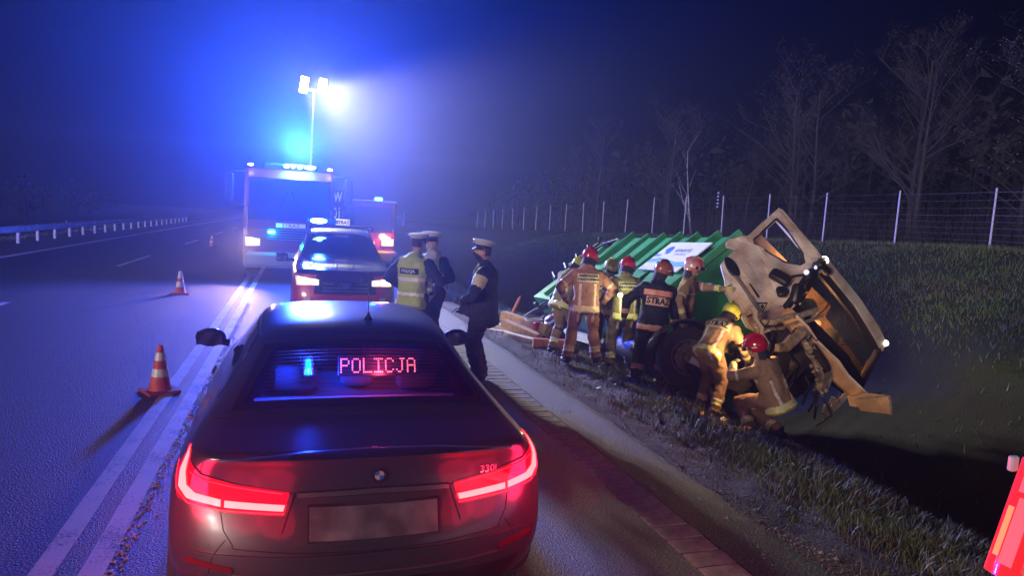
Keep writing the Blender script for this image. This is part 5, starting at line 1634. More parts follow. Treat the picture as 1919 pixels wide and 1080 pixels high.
for y in ys:
    mb = MB()
    mb.box((1.245, y, 2.12), (.13, .06, 2.34), bev=.01)
    mb.box((1.18, y - .075, 2.1), (.10, .03, 2.3))
    mb.box((0, y, 3.25), (2.38, .06, .05), bev=.01)
    rb_ = mb.build('rib', green_d, G); rb_.rotation_euler = (random.uniform(-.006, .006), 0, random.uniform(-.008, .008))
# tailgate and hopper
mb = MB()
mb.add([(x, y, z) for x in (-1.15, 1.15) for y, z in ((-5.3, 1.0), (-5.3, 3.2), (-5.9, 3.05), (-6.5, 2.3), (-6.5, 1.0))], [(0, 1, 2, 3, 4), (9, 8, 7, 6, 5)] + [(i, (i + 1) % 5, 5 + (i + 1) % 5, 5 + i) for i in range(5)])
mb.build('hopper', green, G)
for y0, z0, y1, z1 in ((-5.45, 1.1, -5.75, 3.15), (-6.0, 1.1, -6.1, 2.85)):
    MB().slab([(1.16, y0 - .04, z0), (1.16, y0 + .04, z0), (1.16, y1 + .04, z1), (1.16, y1 - .04, z1)], (1, 0, 0), .14).build('rib', green_d, G)
mb = MB()
for k in range(5):
    z = 1.6 + k * .35
    mb.tube([(1.25, -6.3 - .05 * k, z), (1.32, -6.55, z + .1), (1.2, -6.75, z + .2)], .03, 6)
mb.tube([(1.2, -5.9, 3.2), (1.2, -6.3, 3.0), (1.2, -6.55, 2.5), (1.15, -6.55, 1.6)], .03, 6).tube([(1.0, -5.7, 3.26), (.6, -5.9, 3.30), (.2, -5.9, 3.28)], .025, 6)
mb.box((1.15, -6.65, 2.6), (.12, .12, .9)).box((.9, -6.5, 3.15), (.5, .3, .1))
mb.build('lifting_gear', dirtm, G, smooth=True)
MB().box((.8, -5.95, 3.40), (.5, .5, .07), bev=.02).build('work_platform', mat('teal_plate', (.10, .35, .33), .5), G)
# sign board
sx = 1.335
MB().slab([(sx, -3.22, 2.02), (sx, -2.00, 2.02), (sx, -2.00, 2.86), (sx, -3.22, 2.86)], (1, 0, 0), .02).build('sign_board', mat('board_white', (.80, .82, .84), .5, noise_s=3, noise_a=.06), G)
sgn = [c for c in COL.objects if c.name.startswith('sign_board')][-1]
def on_sign(pts): return [(sx + .013, y, z) for y, z in pts]
mb = MB()
top = [(-3.22, 2.32), (-2.95, 2.38), (-2.65, 2.33), (-2.35, 2.27), (-2.0, 2.29)]; bot = [(-3.22, 2.22), (-2.95, 2.25), (-2.65, 2.16), (-2.35, 2.12), (-2.0, 2.16)]
mb.add(on_sign(bot) + on_sign(top), [(i, i + 1, 6 + i, 5 + i) for i in range(4)])
mb.build('teal_wave', mat('print_teal', (.18, .48, .52), .5), sgn)
mb = MB()
arc = [(-2.98 + .11 * cos(t), 2.60 + .13 * sin(t)) for t in np.linspace(.0, pi, 12)]
mb.add(on_sign(arc), [tuple(range(12))]).add(on_sign([(-3.09, 2.60), (-2.87, 2.60), (-2.87, 2.50), (-2.99, 2.50), (-3.0, 2.56)]), [(0, 1, 2, 3, 4)])
mb.build('logo_mark', mat('print_blue', (.03, .20, .50), .5), sgn)
for t_, y, z, s_ in (('eneris', -2.52, 2.62, .20), ('SUROWCE', -2.50, 2.49, .07), ('RW', -3.12, 2.44, .11)):
    v, f = text_geo(t_, s_, .001)
    MB().add([(sx + .014, y + a[0], z + a[1]) for a in v], f).build('lettering', mat('print_grey', (.22, .26, .32), .5) if t_ != 'RW' else mat('print_blue', (.03, .20, .50), .5), sgn)
# chassis, axles, wheels
mb = MB()
for x in (-.4, .4): mb.box((x, -3.2, .85), (.09, 7.0, .24))
for y in (-5.8, -4.4, -2.6, -1.2, .1): mb.box((0, y, .85), (.8, .1, .18))
mb.tube([(-1, 0, .5), (1, 0, .5)], .08, 8).tube([(-1, -4.6, .5), (1, -4.6, .5)], .1, 8)
mb.tube([(0, -1, .75), (0, -4.5, .6)], .06, 8).tube([(.75, -2.6, .7), (.75, -1.5, .7)], .26, 14).box((-.75, -2.2, .65), (.5, 1.0, .5), bev=.06)
mb.build('chassis', dirtm, G, smooth=True)
rimm = mat('truck_rim', (.30, .29, .30), .5, .4, noise_s=10, noise_a=.5)
TI3 = TM.to_3x3().inverted()
for x, y, sd in ((1.05, 0, 1), (-1.05, 0, -1), (1.05, -4.6, 1), (-1.05, -4.6, -1)):
    M_ = Matrix.Rotation(pi / 2 * sd, 3, 'Y')
    c = Vector((x, y, .5))
    if x > 0 and y == 0:   # the near front wheel, knocked round on its steering
        M_ = TI3 @ Vector((-.28, -.92, .26)).to_track_quat('Z', 'Y').to_matrix(); c = TM.inverted() @ Vector((5.12, 8.02, .40))
    k_ = .80
    L_ = lambda pr: [(a * k_, b * k_) for a, b in pr]
    w = MB().lathe(L_([(.30, -.15), (.46, -.16), (.51, -.12), (.52, 0), (.51, .12), (.46, .16), (.36, .165), (.295, .15)]), 40, M_, c, cap=False).build('wheel', rubber, G, smooth=True)
    MB().lathe(L_([(.315, .152), (.300, .165), (.285, .15), (.27, .10), (.22, .06), (.17, .07), (.165, .10), (.12, .11), (.11, .17), (.08, .19), (.001, .19)]), 32, M_, c, cap=False).build('rim', rimm, w, smooth=True)
    mb = MB()
    for q in range(10):
        a = q * 2 * pi / 10
        mb.lathe([(.014, 0), (.014, .04), (.001, .045)], 6, M_, c + M_ @ Vector((.21 * cos(a), .21 * sin(a), .065)) * k_)
        mb.ball(c + M_ @ Vector((.262 * cos(a + .3), .262 * sin(a + .3), .103)) * k_, (.026, .026, .012), 8, 5, M_, mi=1)
    mb.build('wheel_nuts', [steel, black], w, smooth=True)
wc = TM.inverted() @ Vector((5.12, 8.02, .40)); Mw = TI3 @ Vector((-.28, -.92, .26)).to_track_quat('Z', 'Y').to_matrix()
arc = [wc + Mw @ Vector((.50 * cos(t), .50 * sin(t), -.05)) for t in np.linspace(.3, 2.9, 12)]
mb = MB(); n = len(arc); off_ = Mw @ Vector((0, 0, .2)); rad = [(p - wc).normalized() * .03 for p in arc]
mb.add([p - off_ for p in arc] + [p + off_ for p in arc] + [p - off_ + r for p, r in zip(arc, rad)] + [p + off_ + r for p, r in zip(arc, rad)], [(i, i + 1, n + i + 1, n + i) for i in range(n - 1)] + [(2 * n + i, 3 * n + i, 3 * n + i + 1, 2 * n + i + 1) for i in range(n - 1)] + [(n + i, n + i + 1, 3 * n + i + 1, 3 * n + i) for i in range(n - 1)])
mb.build('mudguard', dirtm, G, smooth=True)
MB().slab([TM.inverted() @ Vector(p) for p in ((5.00, 7.62, .62), (5.10, 7.60, .58), (5.06, 7.62, .36), (4.92, 7.66, .42))], TI3 @ Vector((-.3, -.9, .2)), .02).build('white_flap', mat('flap_white', (.75, .76, .78), .5), G)
# ---- cab, torn forward off its mountings (world-space frames)
GI = TM.inverted()
def W(p): return GI @ Vector(p)
SO = Vector((6.1013, 8.8633, 1.6176)); S1 = Vector((.1457, -.7226, -.6757)); S2 = Vector((.9163, -.159, .3676)); SN = Vector((-.3731, -.6727, .639))
FO = Vector((6.2791, 7.9815, .7931)); F1 = Vector((.8652, .1778, -.4688)); F2 = Vector((.4435, .1648, .881)); FN = Vector((.2339, -.9702, .0637))
def sp(u, v, o=0): return SO + S1 * u + S2 * v + SN * o
def fp(u, v, o=0): return FO + F1 * u + F2 * v + FN * o
def holed(name, outer, hole, fn, t, m, parent, off=0):
    pl = [[Vector((a, b, 0)) for a, b in outer]] + ([[Vector((a, b, 0)) for a, b in hole]] if hole else [])
    tri = tessellate_polygon(pl); pts = [p for l in pl for p in l]; n = len(pts)
    vs = [W(fn(p.x, p.y, off)) for p in pts] + [W(fn(p.x, p.y, off - t)) for p in pts]
    fs = [tuple(x) for x in tri] + [tuple(i + n for i in x[::-1]) for x in tri]
    k = 0
    for l in pl:
        for i in range(len(l)):
            a, b = k + i, k + (i + 1) % len(l); fs.append((a, b, n + b, n + a))
        k += len(l)
    o = MB().add(vs, fs).build(name, m, parent)
    bm = bmesh.new(); bm.from_mesh(o.data)
    bmesh.ops.triangulate(bm, faces=bm.faces)
    for _ in range(3): bmesh.ops.subdivide_edges(bm, edges=[e for e in bm.edges if e.calc_length() > .12], cuts=1)
    bmesh.ops.triangulate(bm, faces=bm.faces)
    nn = TM.to_3x3().inverted() @ (fn(0, 0, 1) - fn(0, 0, 0))
    for v in bm.verts:
        c = v.co
        d = noise.noise(c * 2.3) * .055 + abs(noise.noise(c * 4.7 + Vector((3, 1, 7)))) * .05 + noise.noise(c * 11) * .008
        v.co = c + nn * d
    bm.to_mesh(o.data); bm.free()
    return o
out_ = [(-.658, 1.37), (0.0, 1.40), (.367, 1.428), (.500, 1.41), (.603, 1.373), (.70, 1.20), (.968, .738), (1.10, .45), (1.157, .303), (1.264, -.075), (1.069, -.178), (.86, -.15), (.644, -.16), (.42, -.14), (.216, -.047), (-.027, .014), (-.12, .20), (-.2, .376), (-.298, .259), (-.38, .30), (-.401, .36), (-.34, .652), (-.50, 1.0)]
win_ = [(-.474, 1.214), (-.15, 1.24), (.268, 1.216), (.43, 1.135), (.445, 1.058), (.302, .885), (.103, .782), (-.186, .664), (-.25, .70)]
door = holed('cab_side', out_, win_, sp, .05, cabm, G)
# rubber frame round the window
mb = MB()
n = len(win_); cx_ = sum(a for a, b in win_) / n; cy_ = sum(b for a, b in win_) / n
ring = [W(sp(a, b, .012)) for a, b in win_]
mb.tube(ring + [ring[0]], .016, 6, cap=False); mb.build('window_rubber', black, door)
def sbox(name, u0, u1, v0, v1, o0, o1, m, parent=G, rot=0):
    cu, cv = (u0 + u1) / 2, (v0 + v1) / 2
    P_ = []
    for o in (o0, o1):
        for a, b in ((u0, v0), (u1, v0), (u1, v1), (u0, v1)):
            x, y = a - cu, b - cv
            P_.append(W(sp(cu + x * cos(rot) - y * sin(rot), cv + x * sin(rot) + y * cos(rot), o)))
    return MB().add(P_, [(0, 1, 2, 3), (7, 6, 5, 4), (0, 4, 5, 1), (1, 5, 6, 2), (2, 6, 7, 3), (3, 7, 4, 0)]).build(name, m, parent)
# black oval air intake, grab strip, strut, seam, mirror
mb = MB(); pts = [W(sp(.10 + .19 * cos(t), .13 + .075 * sin(t), .03)) for t in np.linspace(0, 2 * pi, 21)[:-1]]
mb.slab(pts, TM.to_3x3().inverted() @ SN, .07).build('air_intake', black, door)
sbox('grab_rail', .30, .72, .205, .232, .0, .035, black, door)
sbox('door_strut', .22, 1.22, .085, .125, .01, .06, mat('strut_grey', (.16, .15, .15), .5), door)
sbox('door_seam', .25, .27, .16, .66, -.001, .006, seam, door); sbox('door_seam', .25, .95, .60, .612, -.001, .006, seam, door) if False else None
sbox('lower_sill', .98, 1.24, -.12, .42, .0, .07, mat('sill_pinkish', (.36, .24, .22), .5, noise_s=6, noise_a=.4), door)
mb = MB()
Ml = TI3 @ Matrix((S1, S2, SN)).transposed()
mb.box(W(sp(.60, .60, .16)), (.30, .17, .12), rot=Ml @ Matrix.Rotation(.5, 3, 'Z'), bev=.05).tube([W(sp(.62, .62, .1)), W(sp(.60, .85, .05)), W(sp(.62, 1.05, .0))], .02, 6)
mb.box(W(sp(.80, .52, .10)), (.16, .14, .10), rot=Ml @ Matrix.Rotation(-.3, 3, 'Z'), bev=.04); mb.build('wing_mirror', black, door, smooth=True)
# stickers
mb = MB(); mb.add([W(sp(*q, .004)) for q in ((.775, .155), (.995, .105), (.835, .30))], [(0, 1, 2)]); st1 = mb.build('warning_sticker', black, door)
MB().add([W(sp(*q, .006)) for q in ((.81, .165), (.955, .132), (.85, .262))], [(0, 1, 2)]).build('sticker_inner', mat('sticker_tan', (.55, .40, .30), .6), st1)
MB().add([W(sp(*q, .008)) for q in ((.85, .175), (.91, .165), (.895, .195), (.862, .225), (.84, .21))], [(0, 1, 2, 3, 4)]).build('sticker_figure', black, st1)
mb = MB(); r1 = [W(sp(.44 + .045 * cos(t), .265 + .052 * sin(t), .004)) for t in np.linspace(0, 2 * pi, 17)[:-1]]; mb.add(r1, [tuple(range(16))]); lg = mb.build('door_logo', black, door)
mb = MB(); r1 = [W(sp(.44 + .030 * cos(t), .27 + .030 * sin(t), .006)) for t in np.linspace(0.4, pi, 9)]; mb.add(r1, [tuple(range(9))]); mb.build('logo_mark', cabm, lg)
v, f = text_geo('eneris', .085, .001)
MB().add([W(sp(.60 + a[0], .262 + a[1], .004)) for a in v], f).build('lettering', mat('door_print', (.25, .17, .15), .6), door)
# roof, back, floor, far side
A_w = sp(-.658, 1.37); B_w = Vector((7.482, 8.339, 1.826)); A2 = Vector((8.98, 9.49, 1.26)); B2 = Vector((9.205, 8.707, .52)); D_w = sp(0, 0); C_w = FO; C2 = Vector((8.456, 8.429, -.386)); D2 = Vector((8.28, 9.31, .44))
def quad_slab(name, P_, t, m, parent=G):
    P_ = [W(p) for p in P_]; nn = (P_[1] - P_[0]).cross(P_[3] - P_[0]).normalized()
    return MB().slab(P_, nn, t).build(name, m, parent)
e_ = lambda p, q, t: p.lerp(q, t)
rf = quad_slab('roof', [e_(A_w, A2, .02), e_(B_w, B2, .02), B2, A2], .05, cabm)
quad_slab('back_wall', [e_(D_w, D2, .04), e_(A_w, A2, .04) * .6 + D_w.lerp(D2, .04) * .4, e_(A2, D2, .35), D2], .05, cab_warmlit)
quad_slab('floor', [e_(D_w, D2, .04), e_(C_w, C2, .04), C2, D2], .06, dirtm)
quad_slab('far_side', [D2, C2, e_(C2, B2, .45), e_(D2, A2, .45)], .05, cab_warmlit)
quad_slab('headliner', [e_(A_w, A2, .06) - SN * .1 - F2 * .12, e_(B_w, B2, .06) - SN * .06 - F2 * .12, e_(A_w, A2, .42).lerp(B_w.lerp(B2, .42), .9) - F2 * .14, e_(A_w, A2, .5) - F2 * .14], .04, mat('headliner_white', (.66, .70, .68), .6))
# front: sun visor edge, glass, black surround, beam
def fslab(name, pts, o, t, m, parent=G):
    nn = TM.to_3x3().inverted() @ FN
    return MB().slab([W(fp(a, b, o)) for a, b in pts], nn, t).build(name, m, parent)
vis = fslab('roof_edge', [(.50, 1.44), (.62, 1.53), (1.70, 1.40), (2.40, 1.25), (2.74, 1.12), (2.72, .96), (2.30, 1.10), (1.65, 1.26), (.75, 1.39)], .02, .09, cabm)
fslab('screen_surround', [(.44, 1.24), (.52, 1.40), (1.70, 1.25), (2.70, .98), (2.52, .90), (1.70, 1.12), (.62, 1.27)], .0, .05, black)
fslab('screen_surround', [(.30, .62), (.44, 1.26), (.60, 1.24), (.50, .72), (1.95, .60), (2.52, .92), (2.70, .94), (2.55, .40), (2.0, .44), (.45, .55)], .0, .05, black) if False else None
fslab('pillar', [(.18, .42), (.50, 1.36), (.62, 1.30), (.40, .45)], .03, .10, black)
fslab('pillar', [(2.46, .25), (2.66, .98), (2.72, .94), (2.56, .18)], .01, .08, black)
fslab('windscreen', [(.52, .62), (.60, 1.27), (1.70, 1.13), (2.56, .92), (2.48, .40)], .0, .008, glass('cracked_glass', (.85, .85, .85), .04))
fslab('cowl', [(.34, .50), (.40, .64), (1.9, .52), (2.52, .34), (2.50, .12), (1.8, .28)], .02, .08, dirtm)
for q in ((.85, .62, 1.12, 1.04), (1.6, .52, 2.1, .86)):
    MB().tube([W(fp(q[0], q[1], .05)), W(fp((q[0] + q[2]) / 2, (q[1] + q[3]) / 2, .07)), W(fp(q[2], q[3], .03))], .010, 5).build('wiper', black, G)
# interior
quad_slab('bulkhead_panel', [fp(.62, .40, -.45), fp(2.40, .10, -.45), fp(2.45, .75, -.55), fp(.80, 1.15, -.55)], .05, cab_warmlit)
mb = MB()
for u, v_ in ((1.0, .75), (1.75, .60)):
    c_ = W(fp(u, v_, -.28)); mb.ball(c_, (.20, .16, .30), 12, 8)
mb.build('seat', dirtm, G, smooth=True)
# orange-lit beam, hanging bumper corner
def bar(name, a, b, w, t, m, up=Vector((0, 0, 1)), parent=G):
    a = Vector(a); b = Vector(b); d = (b - a).normalized(); x = d.cross(up).normalized(); y = x.cross(d)
    n = 7; mb = MB()
    vs = []
    for i in range(n + 1):
        p = a.lerp(b, i / n) + y * .02 * sin(i * 2.1)
        for sx_, sy_ in ((-1, -1), (1, -1), (1, 1), (-1, 1)):
            vs.append(W(p + x * sx_ * t / 2 + y * sy_ * (w / 2) * (1 + .12 * sin(i * 1.7))))
    fs = [(i * 4 + k, i * 4 + (k + 1) % 4, i * 4 + 4 + (k + 1) % 4, i * 4 + 4 + k) for i in range(n) for k in range(4)] + [(3, 2, 1, 0), (n * 4, n * 4 + 1, n * 4 + 2, n * 4 + 3)]
    mb.add(vs, fs); return mb.build(name, m, parent)
beam = bar('front_beam', (6.50, 7.84, 1.06), (7.84, 7.72, -.15), .20, .10, cab_warmlit)
bar('beam_lip', (6.62, 7.76, 1.04), (7.92, 7.66, -.10), .03, .05, cabm, parent=beam)
bar('cross_strut', (5.95, 7.75, .90), (7.02, 7.80, 1.12), .07, .05, alu)
bar('cross_strut', (6.05, 7.70, .82), (7.14, 7.82, 1.03), .035, .04, alu)
bar('cable_arm', (5.86, 7.72, 1.16), (6.1, 7.66, .66), .05, .05, mat('strut_grey', (.16, .15, .15), .5))
step = MB().slab([W(p) for p in ((7.62, 7.66, -.10), (7.80, 7.63, -.04), (8.12, 7.52, -.06), (8.16, 7.50, -.33), (7.80, 7.58, -.30), (7.76, 7.60, -.24), (7.64, 7.62, -.24))], TM.to_3x3().inverted() @ Vector((.2, -.95, .1)), .10).build('bumper_corner', cab_warmlit, G)
MB().tube([W((8.12, 7.46, -.06)), W((8.17, 7.44, -.33))], .018, 6).tube([W((7.66, 7.58, -.12)), W((8.1, 7.45, -.05))], .012, 6).build('corner_rim', alu, step, smooth=True)
# pale castings and pipes of the engine bay
def gslab(name, P_, t, m, parent=G, d=(.25, -.93, .15)):
    return MB().slab([W(p) for p in P_], TM.to_3x3().inverted() @ Vector(d), t).build(name, m, parent)
gslab('bracket', [(6.26, 7.64, .56), (6.44, 7.66, .56), (6.62, 7.70, .66), (6.78, 7.72, .80), (6.70, 7.74, .90), (6.52, 7.70, .78), (6.40, 7.68, .68), (6.28, 7.66, .66)], .07, alu)
gslab('bracket', [(6.70, 7.74, .86), (6.82, 7.74, .82), (7.00, 7.76, .48), (7.10, 7.78, .34), (7.02, 7.77, .28), (6.90, 7.75, .46)], .06, alu)
gslab('head_casting', [(6.98, 7.74, .44), (7.14, 7.74, .40), (7.30, 7.76, .18), (7.26, 7.78, -.06), (7.12, 7.76, -.04), (7.16, 7.76, .14), (7.02, 7.75, .24)], .12, alu)
gslab('grille_frame', [(7.34, 7.80, -.42), (7.42, 7.80, -.42), (7.72, 7.76, -.08), (7.70, 7.76, -.02), (7.58, 7.77, -.12), (7.40, 7.79, -.28), (7.30, 7.79, -.24), (7.26, 7.78, -.36)], .04, alu)
mb = MB(); R = random.Random(12)
for k in range(26):
    t = R.random()
    p = Vector((6.8, 7.70, .62)).lerp(Vector((7.34, 7.74, -.26)), t) + Vector((R.uniform(-.10, .10), R.uniform(-.06, .05), R.uniform(-.08, .08)))
    a = Vector((R.uniform(-1, 1), R.uniform(-.4, .4), R.uniform(-1, 1))).normalized()
    k_ = R.random()
    if k_ < .5: mb.tube([W(p), W(p + a * .05), W(p + a * .05 + Vector((.05, 0, -.05)))], R.uniform(.010, .022), 6)
    else: mb.lathe([(.03, 0), (.034, .02), (.02, .05), (.001, .055)], 10, TM.to_3x3().inverted() @ a.to_track_quat('Z', 'Y').to_matrix(), W(p))
mb.build('engine_fittings', alu, G, smooth=True)['kind'] = 'stuff'
mb = MB()
mb.box(W((6.75, 8.10, .30)), (1.0, .5, 1.1), bev=.1).ball(W((6.95, 7.95, .35)), (.28, .22, .34), 14, 10)
mb.tube([W((6.9, 7.72, .62)), W((7.1, 7.70, .40)), W((7.2, 7.72, .28))], .065, 10)
for k in range(9):
    p = Vector((6.3 + .12 * k, 7.8, .75 - .11 * k)); mb.tube([W(p), W(p + Vector((R.uniform(-.2, .2), -.08, R.uniform(-.3, -.1)))), W(p + Vector((R.uniform(-.1, .3), .05, -.45)))], .018, 6)
mb.build('engine_block', dirtm, G, smooth=True)
mb = MB()
for k in range(7):
    p = Vector((5.95 + .15 * k, 7.70, .95 - .03 * k)); q = p + Vector((.22, .03, .02))
    mb.tube([W(p), W(p.lerp(q, .5) + Vector((0, -.02, -.08 - .02 * (k % 3)))), W(q)], .008, 5)
mb.build('hanging_cables', black, G, smooth=True)
# lamps on the cab
mk = mat('cab_marker_glow', (1, .95, .75), .3, emit=(1, .9, .62), es=9)
MB().ball(W(fp(.66, 1.50, .03)), (.065, .055, .05), 12, 8).build('marker_lamp', mk, vis, smooth=True)
MB().ball(W(fp(2.72, 1.10, .06)), (.05, .05, .05), 12, 8).build('marker_lamp', mk, vis, smooth=True)
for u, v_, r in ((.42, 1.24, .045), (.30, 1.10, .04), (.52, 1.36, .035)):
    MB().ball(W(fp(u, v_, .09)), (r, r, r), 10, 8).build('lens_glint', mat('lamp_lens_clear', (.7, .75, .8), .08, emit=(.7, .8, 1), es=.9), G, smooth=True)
Mf = TI3 @ Matrix((F1, F2, FN)).transposed()
mb = MB().box(W(fp(.38, 1.00, .10)), (.16, .40, .14), rot=Mf @ Matrix.Rotation(-.25, 3, 'Z'), bev=.05).box(W(fp(.62, 1.34, .08)), (.30, .12, .12), rot=Mf, bev=.04).box(W(fp(.26, .72, .10)), (.16, .30, .12), rot=Mf @ Matrix.Rotation(.2, 3, 'Z'), bev=.04)
mb.tube([W(fp(.2, .6, .05)), W(fp(.3, 1.0, .16)), W(fp(.6, 1.45, .10))], .016, 6)
mb.build('mirror_cluster', black, G, smooth=True)
MB().slab([W(fp(*q, .10)) for q in ((.36, 1.30), (.46, 1.42), (.52, 1.38), (.40, 1.10), (.35, 1.08))], TM.to_3x3().inverted() @ FN, .03).build('mirror_pane', mat('mirror_pane', (.5, .55, .6), .1, .8), G)
lamp('cab_fill_light', W(fp(1.35, .75, -.20)), (1, .50, .18), 220, .05, G)  # added lamp, gives the cab inside its orange torchlit glow

# ------------------------------------------------------------------ hand lamps
def torch(label, p, d, glow, w, col, spot=None, aim=None):
    root = empty('hand_lamp', p)
    tag(root, label, 'lamp', 'hand lamps used by the firefighters')
    M_ = Vector(d).to_track_quat('Z', 'Y').to_matrix()
    MB().lathe([(.022, -.14), (.022, -.02), (.038, .02), (.038, .045), (.03, .045), (.03, .03), (.001, .03)], 16, M_).build('housing', black, root, smooth=True)
    MB().ball((Vector(d).normalized() * .045), (.036, .036, .03), 12, 8).build('bulb', glow, root, smooth=True)
    lamp('lamp_light', Vector(d).normalized() * .16, col, w, .04, root)
torch('small bright work torch between the bent firefighter and the crimson helmet', (5.33, 7.16, .74), (.1, -.5, .1), mat('torch_glow_warm', (1, .8, .5), .3, emit=(1, .62, .28), es=30), 45, (1, .55, .22))
torch('glaring hand torch beside the yellow-green coat of a red helmeted firefighter', (4.66, 9.28, 1.12), (-.1, -.8, -.15), mat('torch_glow_yellow', (1, 1, .6), .3, emit=(1, 1, .45), es=30), 10, (1, .95, .45))

# ------------------------------------------------------------------ rescue gear on the verge
wood = mat('pine_block', (.66, .43, .20), .7, noise_s=9, noise_a=.3, bump=.3, bump_s=50)
woodp = mat('pale_pine', (.74, .62, .44), .7, noise_s=9, noise_a=.25)
woodr = mat('red_painted_wood', (.36, .08, .05), .7, noise_s=9, noise_a=.3)
def block(label, c, d, rz, m, tilt=0, roll=0, wedge=False):
    root = empty('wooden_block', (c[0], c[1], float(ground_z(c[0], c[1])) + c[2]), rz); tag(root, label, 'block', 'wooden shoring blocks heaped on the verge')
    M_ = Matrix.Rotation(tilt, 3, 'Y') @ Matrix.Rotation(roll, 3, 'X')
    if wedge:
        l, w, h = d[0] / 2, d[1] / 2, d[2]
        vs = [(-l, -w, 0), (l, -w, 0), (l, w, 0), (-l, w, 0), (-l, -w, h), (-l, w, h), (l, -w, .02), (l, w, .02)]
        MB().add([M_ @ Vector(v) for v in vs], [(0, 3, 2, 1), (0, 1, 6, 4), (3, 5, 7, 2), (4, 6, 7, 5), (0, 4, 5, 3), (1, 2, 7, 6)]).build('timber', m, root)
    else:
        MB().box((0, 0, 0), d, rot=M_, bev=.008).build('timber', m, root)
    e = M_ @ Vector((d[0] / 2 + .002 if not wedge else -d[0] / 2 - .002, 0, 0))
    MB().box(e + (Vector((0, 0, d[2] / 2)) if wedge else Vector((0, 0, 0))), (.003, .02, .02), rot=M_).build('nail_mark', black, root)
block('pale flat timber offcut at the left end of the wood heap', (4.00, 12.95, .10), (.46, .30, .08), -.95, woodp, .06, -.1)
block('pale flat timber lying under the left end of the heap', (3.90, 12.75, .02), (.62, .24, .07), -.9, woodp)
block('thick honey coloured timber lying on top of the heap', (4.16, 12.75, .27), (.60, .19, .18), -.95, wood, .12)
block('long timber slanting down to the right in the heap', (4.12, 12.20, .14), (1.0, .17, .15), -1.12, wood, .14)
block('sharp pointed wedge leaning against the heap', (4.30, 12.25, .16), (.90, .15, .24), 2.02, wood, -.18, .25, True)
block('low white ended timber in front of the heap', (3.98, 11.85, .05), (.66, .17, .13), -1.0, woodp, .04)
block('short reddish timber with a cream end, right of the heap', (4.36, 11.22, .07), (.62, .15, .15), -.28, woodr)
rb = [o for o in COL.objects if o.name.startswith('wooden_block')][-1]
MB().box((-.315, 0, 0), (.014, .148, .148)).build('end_grain', wood, rb)
MB().box((4.26 - .28 - .045, 11.35 + .01, float(ground_z(4.0, 11.35)) + .065), (.09, .145, .145)).build('tmp', wood) if False else None
b = empty('bucket', (4.42, 12.35, float(ground_z(4.42, 12.35)))); tag(b, 'white plastic bucket with a rim behind the wood heap', 'bucket')
bw = mat('bucket_white', (.70, .68, .60), .5, noise_s=6, noise_a=.2)
MB().lathe([(.125, 0), (.16, .30), (.172, .30), (.172, .33), (.155, .33), (.12, .02), (.001, .02)], 28).build('pail', bw, b, smooth=True)
MB().tube([(.17 * cos(t), .17 * sin(t) - .02 * 0, .32 + .05 * sin(t)) for t in np.linspace(0, pi, 12)], .006, 5).build('handle', bw, b)
b = empty('canister', (4.36, 12.0, float(ground_z(4.36, 12.0)) + .16), .3); tag(b, 'red and cream box standing against the bucket', 'box')
MB().box((0, 0, .08), (.14, .10, .15), bev=.012).build('box', mat('box_red', (.50, .05, .05), .5), b)
MB().box((.10, 0, .07), (.05, .10, .14), bev=.01).build('side_pouch', woodp, b)
b = empty('crowbar', (4.02, 12.95, float(ground_z(4.02, 12.95)))); tag(b, 'orange handled bar with black lower end sticking up behind the heap', 'tool')
MB().tube([(.0, 0, .05), (.10, 0, .28)], .026, 8).build('lower_grip', black, b, smooth=True)
MB().tube([(.10, 0, .28), (.27, 0, .66)], .030, 8).tube([(.27, 0, .66), (.30, 0, .73)], [.026, .006], 8).build('shaft', mat('tool_orange', (.75, .22, .06), .5), b, smooth=True)
b = empty('hydraulic_spreader', (4.62, 12.9, float(ground_z(4.62, 12.9)))); tag(b, 'dark hydraulic rescue tool with hoses resting behind the bucket', 'tool')
MB().tube([(-.28, 0, .20), (.0, 0, .36), (.26, 0, .50)], [.035, .06, .05], 10).tube([(.0, -.03, .36), (.12, -.05, .52), (.22, -.05, .58)], .02, 6).build('tool_body', mat('tool_dark', (.04, .05, .12), .4), b, smooth=True)
MB().ball((.02, -.02, .52), (.06, .06, .06), 12, 8).build('valve_knob', black, b, smooth=True)
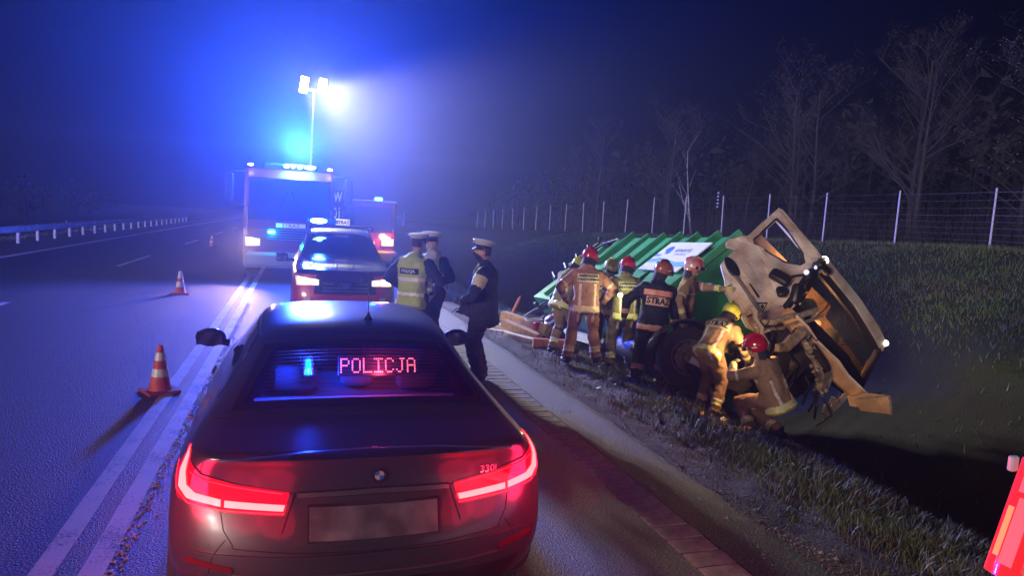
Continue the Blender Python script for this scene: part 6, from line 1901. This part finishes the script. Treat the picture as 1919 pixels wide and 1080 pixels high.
MB().tube([(-.28, 0, .20), (-.42, .02, .10), (-.50, .05, .04)], .018, 6).tube([(-.28, .02, .20), (-.38, .1, .12), (-.3, .2, .03)], .012, 6).tube([(-.10, -.12, .03), (.1, -.1, .18), (.30, -.06, .34)], .014, 6).build('spreader_arm', steel, b, smooth=True)

# broken plastic, glass and clods of mud strewn round the wreck
R = random.Random(31)
dm = [black, mat('flap_white', (.75, .76, .78), .5), dirtm, alu, mat('torn_orange', (.6, .25, .08), .5)]
mb = MB()
for k in range(420):
    x = R.gauss(5.2, .7); y = R.uniform(4.6, 9.6)
    if not 3.9 < x < 7.2: continue
    s_ = R.uniform(.012, .05) * (2 if R.random() < .06 else 1); z = float(ground_z(x, y))
    a = Vector((R.uniform(-1, 1), R.uniform(-1, 1), R.uniform(-.3, .6))) * s_; b = a.orthogonal().normalized() * s_ * R.uniform(.3, 1); c = Vector((x, y, z + .02))
    n_ = a.cross(b).normalized() * .006
    mb.add([c - a, c + b, c + a, c - b * .6, c - a + n_, c + b + n_, c + a + n_, c - b * .6 + n_], [(0, 1, 2, 3), (7, 6, 5, 4), (0, 4, 5, 1), (1, 5, 6, 2), (2, 6, 7, 3), (3, 7, 4, 0)], R.choice((0, 0, 1, 2, 2, 2, 3, 4)))
tag(mb.build('wreck_debris', dm), 'scattered shards of plastic and metal on the verge round the wreck', 'debris', kind='stuff')

# ------------------------------------------------------------------ night mist
hz = MB().box((0, 60, 6.4), (150, 200, 17.2)).build('haze', None or bpy.data.materials.new('mist'))
hm = hz.data.materials[0]; hm.use_nodes = True; nt = hm.node_tree; nt.nodes.clear()
o_ = nt.nodes.new('ShaderNodeOutputMaterial'); pv = nt.nodes.new('ShaderNodeVolumePrincipled')
pv.inputs['Color'].default_value = (.85, .87, .9, 1); pv.inputs['Density'].default_value = HAZE; pv.inputs['Anisotropy'].default_value = HAZE_G
nt.links.new(pv.outputs[0], o_.inputs['Volume'])
hm.cycles.homogeneous_volume = True
tag(hz, kind='stuff')
